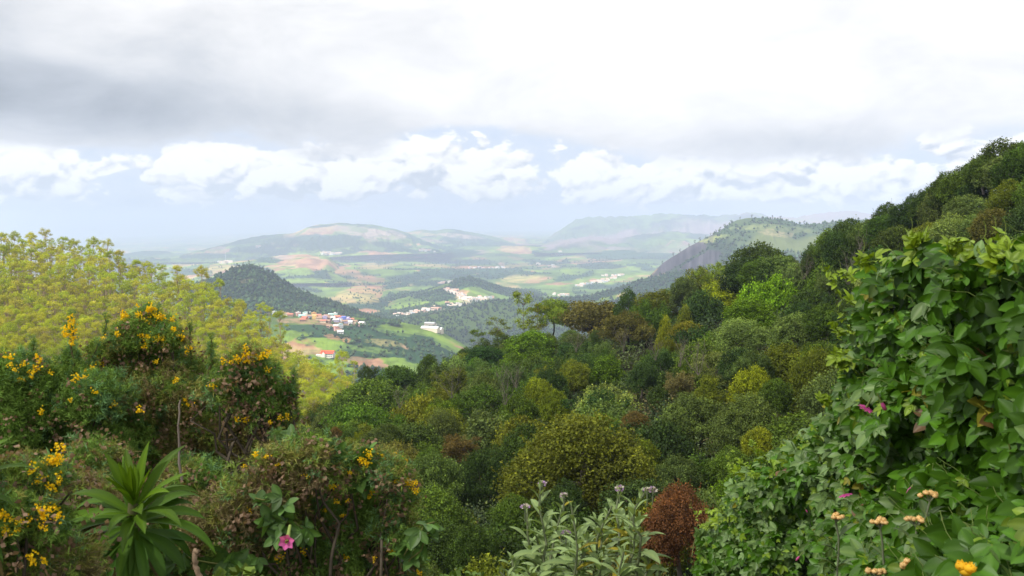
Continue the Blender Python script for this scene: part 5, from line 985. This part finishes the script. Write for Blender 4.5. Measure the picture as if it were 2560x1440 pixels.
# ---- distant woods: masses of small crowns
def blobs(name, label, sel, n, size, seed, cols, sep=None):
    rng = RNG(seed); V, W_ = [], []
    for nm, pts, wood in LANDS:
        if sel(nm): 
            f = (wood[:-1, :-1] + wood[1:, 1:]) / 2; a = pts[:-1, :-1]; e1 = pts[:-1, 1:] - a; e2 = pts[1:, :-1] - a; pu, pv = proj(a); ar = np.linalg.norm(np.cross(e1, e2), axis=-1) * f * (.8 if nm == 'rocky_mountain' else 1) * ((pu > 380) & (pu < 2250) & (pv > 520) & (a[..., 1] < 7000)) / np.maximum(1, np.hypot(a[..., 0], a[..., 1]) / 1500) ** 1.3
            V.append(np.stack([a.reshape(-1, 3), e1.reshape(-1, 3), e2.reshape(-1, 3)], 1)); W_.append(ar.ravel())
    V = np.concatenate(V); W_ = np.concatenate(W_); W_ /= W_.sum(); k = rng.choice(len(W_), n, p=W_); p = V[k, 0] + V[k, 1] * rng.random((n, 1)) + V[k, 2] * rng.random((n, 1)); mb = MB(); m = 9
    tm = []
    t = np.array([(0, 0, 1.0), (.8, 0, .25), (.25, .76, .3), (-.65, .47, .2), (-.65, -.47, .3), (.25, -.76, .22), (0, 0, -.5)]); f = np.array([(0, 1, 2), (0, 2, 3), (0, 3, 4), (0, 4, 5), (0, 5, 1), (6, 2, 1), (6, 3, 2), (6, 4, 3), (6, 5, 4), (6, 1, 5)])
    a = rng.uniform(0, 6.28, n); fr = np.zeros((n, 3, 3)); fr[:, 0, 0] = fr[:, 1, 1] = np.cos(a); fr[:, 0, 1] = -np.sin(a); fr[:, 1, 0] = np.sin(a); fr[:, 2, 2] = 1; R = size * rng.uniform(.6, 1.3, n) * np.maximum(1, np.hypot(p[:, 0], p[:, 1]) / 3000) ** .8; H = R * rng.uniform(.8, 1.6, n)
    c = np.array(cols)[rng.integers(0, len(cols), n)] * np.clip(1 + .3 * rng.normal(size=(n, 1)), .4, 1.8); scatter(mb, t, f, p + np.stack([0 * H, 0 * H, H * .35], -1), fr, np.stack([R, R, H], -1), c)
    o = mb.obj(name, M_BLOB, None, False); o['kind'] = 'stuff'; tag(o, label, 'forest')
blobs('distant_forest', 'far woods covering the cone-shaped hill and the ridges around it', lambda s: s.startswith(('wooded', 'rocky')), 34000, 3.5, 901, [(.038, .080, .030), (.050, .098, .034), (.034, .066, .032), (.070, .11, .034)])
blobs('scattered_trees', 'hedgerow trees and groves among the farms of the valley', lambda s: s.startswith(('farmed', 'valley', 'far_hill')), 9000, 3.0, 902, [(.035, .07, .028), (.05, .09, .03), (.065, .11, .035)])
# trees one can tell apart along two crests
def crest_tree_mesh(seed):
    rng = RNG(seed); mb, tm = MB(), MB(); tube(tm, wob(rng, (0, 0, -.25), (0, 0, .9), 5, .04), [.05, .045, .04, .03, .02], 4)
    for j in range(6): q = np.array((rng.normal(0, .12), rng.normal(0, .12), rng.uniform(.25, .95))); m = 26; d = unit(rng.normal(size=(m, 3))); leaves(mb, rng, q + d * .15 * rng.random((m, 1)) * (1.2, 1.2, .8), d, .10)
    return mb.mesh('crown', M_CROWN, False), tm.mesh('trunk', M_BARK)
CT = [crest_tree_mesh(950 + i) for i in range(3)]
def crest(name, pts, label, group, h0, n0):
    rng = RNG(n0); ordn = 'first second third fourth fifth sixth seventh eighth ninth tenth eleventh twelfth thirteenth fourteenth fifteenth sixteenth seventeenth eighteenth nineteenth twentieth'.split()
    for i, (u, v) in enumerate(pts):
        loc = None
        for dv in range(0, 30, 2):
            loc, on = hit(u, v + dv)
            if loc is not None and on.startswith(name): break
            loc = None
        if loc is None: continue
        r = thing('crest_tree', '%s %s' % (ordn[i], label), 'tree', tuple(loc), group); H = h0 * rng.uniform(.7, 1.3); r.scale = (H, H, H); r.rotation_euler = (0, 0, rng.uniform(0, 6)); a, b = CT[i % 3]
        for nm, m, c in (('crown', a, (.04, .065, .04)), ('trunk', b, (.15, .12, .1))): o = link(nm, m, r); o.color = c + (1,)
crest('wooded_hill', [(563, 672), (592, 661), (608, 657), (622, 655), (634, 659), (648, 664), (657, 668), (668, 673), (673, 676), (690, 686), (757, 726), (766, 729), (800, 742), (812, 746), (850, 758)], 'tree from the left on the crest of the cone-shaped wooded hill', 'crest trees of the wooded hill', 8, 61)
crest('rocky_mountain', [(1655, 653), (1684, 637), (1700, 627), (1722, 612), (1738, 602), (1750, 597), (1765, 590), (1777, 583), (1790, 577), (1800, 570), (1812, 560), (1828, 551), (1850, 543), (1880, 544), (1905, 545), (1930, 547), (1952, 548), (1970, 552), (2010, 560), (2130, 550)], 'tree from the left along the crest of the rocky mountain', 'crest trees of the rocky mountain', 9, 62)
HAZE = 1.45e-4
def _at(u, v, D): p = P(u, v, D); return float(p[0]), float(p[1]), float(p[2])
SHADE_CLOUDS = [(40, 70, -15, 300, 150, 420, .1, 'broad unseen cloud shading the near wooded slope', 1),  # unseen clouds, set sunward so that their shadows land at these spots
 (*_at(690, 740, 1900), 330, 200, 1100, .2, 'unseen cloud shading the cone-shaped wooded hill', 2),
 (*_at(1180, 703, 3330), 420, 230, 1500, .0, 'unseen cloud shading the low wooded hill in the valley', 3),
 (*_at(1330, 790, 2150), 420, 260, 1150, .1, 'unseen cloud shading the long wooded slope', 4),
 (*_at(785, 608, 7450), 620, 400, 2600, .0, 'distant unseen cloud shading the far mountain', 5),
 (*_at(1700, 660, 2450), 150, 170, 1100, .0, 'unseen cloud shading the rocky mountain', 6),
 (*_at(480, 640, 8000), 900, 1400, 2600, .0, 'distant unseen cloud shading the plain on the left', 7),
 (*_at(1010, 690, 4600), 420, 300, 1800, .3, 'small unseen cloud shading the valley fields', 9),
 (*_at(1330, 650, 5800), 520, 330, 2100, -.2, 'small unseen cloud shading the far side of the valley', 10),
 (*_at(1180, 622, 7200), 600, 380, 2500, .1, 'small unseen cloud shading the foot of the far mountain', 11),
 (*_at(1600, 640, 6500), 900, 500, 2400, .0, 'distant unseen cloud shading the far woods', 8)]
# ------------------------------------------------------------------ clouds added out of view to shade parts of the land, and the air
M_SHADE_CLOUD, _nt, _o = newmat('cloud')
_a = _nt.nodes.new('ShaderNodeBsdfDiffuse'); _a.inputs[0].default_value = (.9, .9, .9, 1)
_b = _nt.nodes.new('ShaderNodeBsdfTranslucent'); _b.inputs[0].default_value = (.9, .92, .95, 1)
_m = _nt.nodes.new('ShaderNodeMixShader'); _m.inputs[0].default_value = .5
_t = _nt.nodes.new('ShaderNodeBsdfTransparent'); _q = _nt.nodes.new('ShaderNodeMixShader'); _q.inputs[0].default_value = .66   # thin enough for a veiled sun
_nt.links.new(_a.outputs[0], _m.inputs[1]); _nt.links.new(_b.outputs[0], _m.inputs[2]); _nt.links.new(_m.outputs[0], _q.inputs[1]); _nt.links.new(_t.outputs[0], _q.inputs[2]); _nt.links.new(_q.outputs[0], _o.inputs[0])
def cloud(gx, gy, gz, rx, ry, H, rot, label, seed, thick=.25):
    n, k = 72, 36; th = np.linspace(0, 2 * np.pi, n, endpoint=False); ph = np.linspace(.02, np.pi - .02, k)
    T, Q = np.meshgrid(th, ph); d = np.stack([np.sin(Q) * np.cos(T), np.sin(Q) * np.sin(T), np.cos(Q)], -1)
    r = 1 + .16 * fbm(d[..., 0] * 2.2 + seed, d[..., 1] * 2.2 + d[..., 2] * 1.7, 5)
    p = d * r[..., None]; p[..., 2] = np.where(p[..., 2] < 0, p[..., 2] * .25, p[..., 2])
    p = p * np.array((rx, ry, min(rx, ry) * thick)); c, s = math.cos(rot), math.sin(rot)
    p = np.stack([p[..., 0] * c - p[..., 1] * s, p[..., 0] * s + p[..., 1] * c, p[..., 2]], -1)
    i = np.arange(k - 1)[:, None] * n + np.arange(n)[None]; j = np.arange(k - 1)[:, None] * n + (np.arange(n)[None] + 1) % n
    m = MB().add(p.reshape(-1, 3), np.stack([i, i + n, j + n, j], -1).reshape(-1, 4), (1, 1, 1))
    L = (H - gz) / SUND.z
    o = m.obj('cloud', M_SHADE_CLOUD, None, True, (gx + SUND.x * L, gy + SUND.y * L, H)); o['kind'] = 'structure'; o['label'] = label; o['category'] = 'cloud'
for args in SHADE_CLOUDS: cloud(*args)
def build_haze():
    m, nt, out = newmat('haze'); v = nt.nodes.new('ShaderNodeVolumePrincipled')
    v.inputs['Color'].default_value = (.66, .755, 1.0, 1); v.inputs['Density'].default_value = HAZE; v.inputs['Anisotropy'].default_value = 0.0
    nt.links.new(v.outputs[0], out.inputs['Volume'])
    x0, x1, y0, y1, z0, z1 = -32500, 32500, -1500, 32000, -520, 240
    c = np.array([(x, y, z) for z in (z0, z1) for y in (y0, y1) for x in (x0, x1)], float)
    f = np.array([(0, 2, 3, 1), (4, 5, 7, 6), (0, 1, 5, 4), (2, 6, 7, 3), (0, 4, 6, 2), (1, 3, 7, 5)])
    o = MB().add(c, f).obj('haze', m, None, False); o['kind'] = 'stuff'
build_haze()
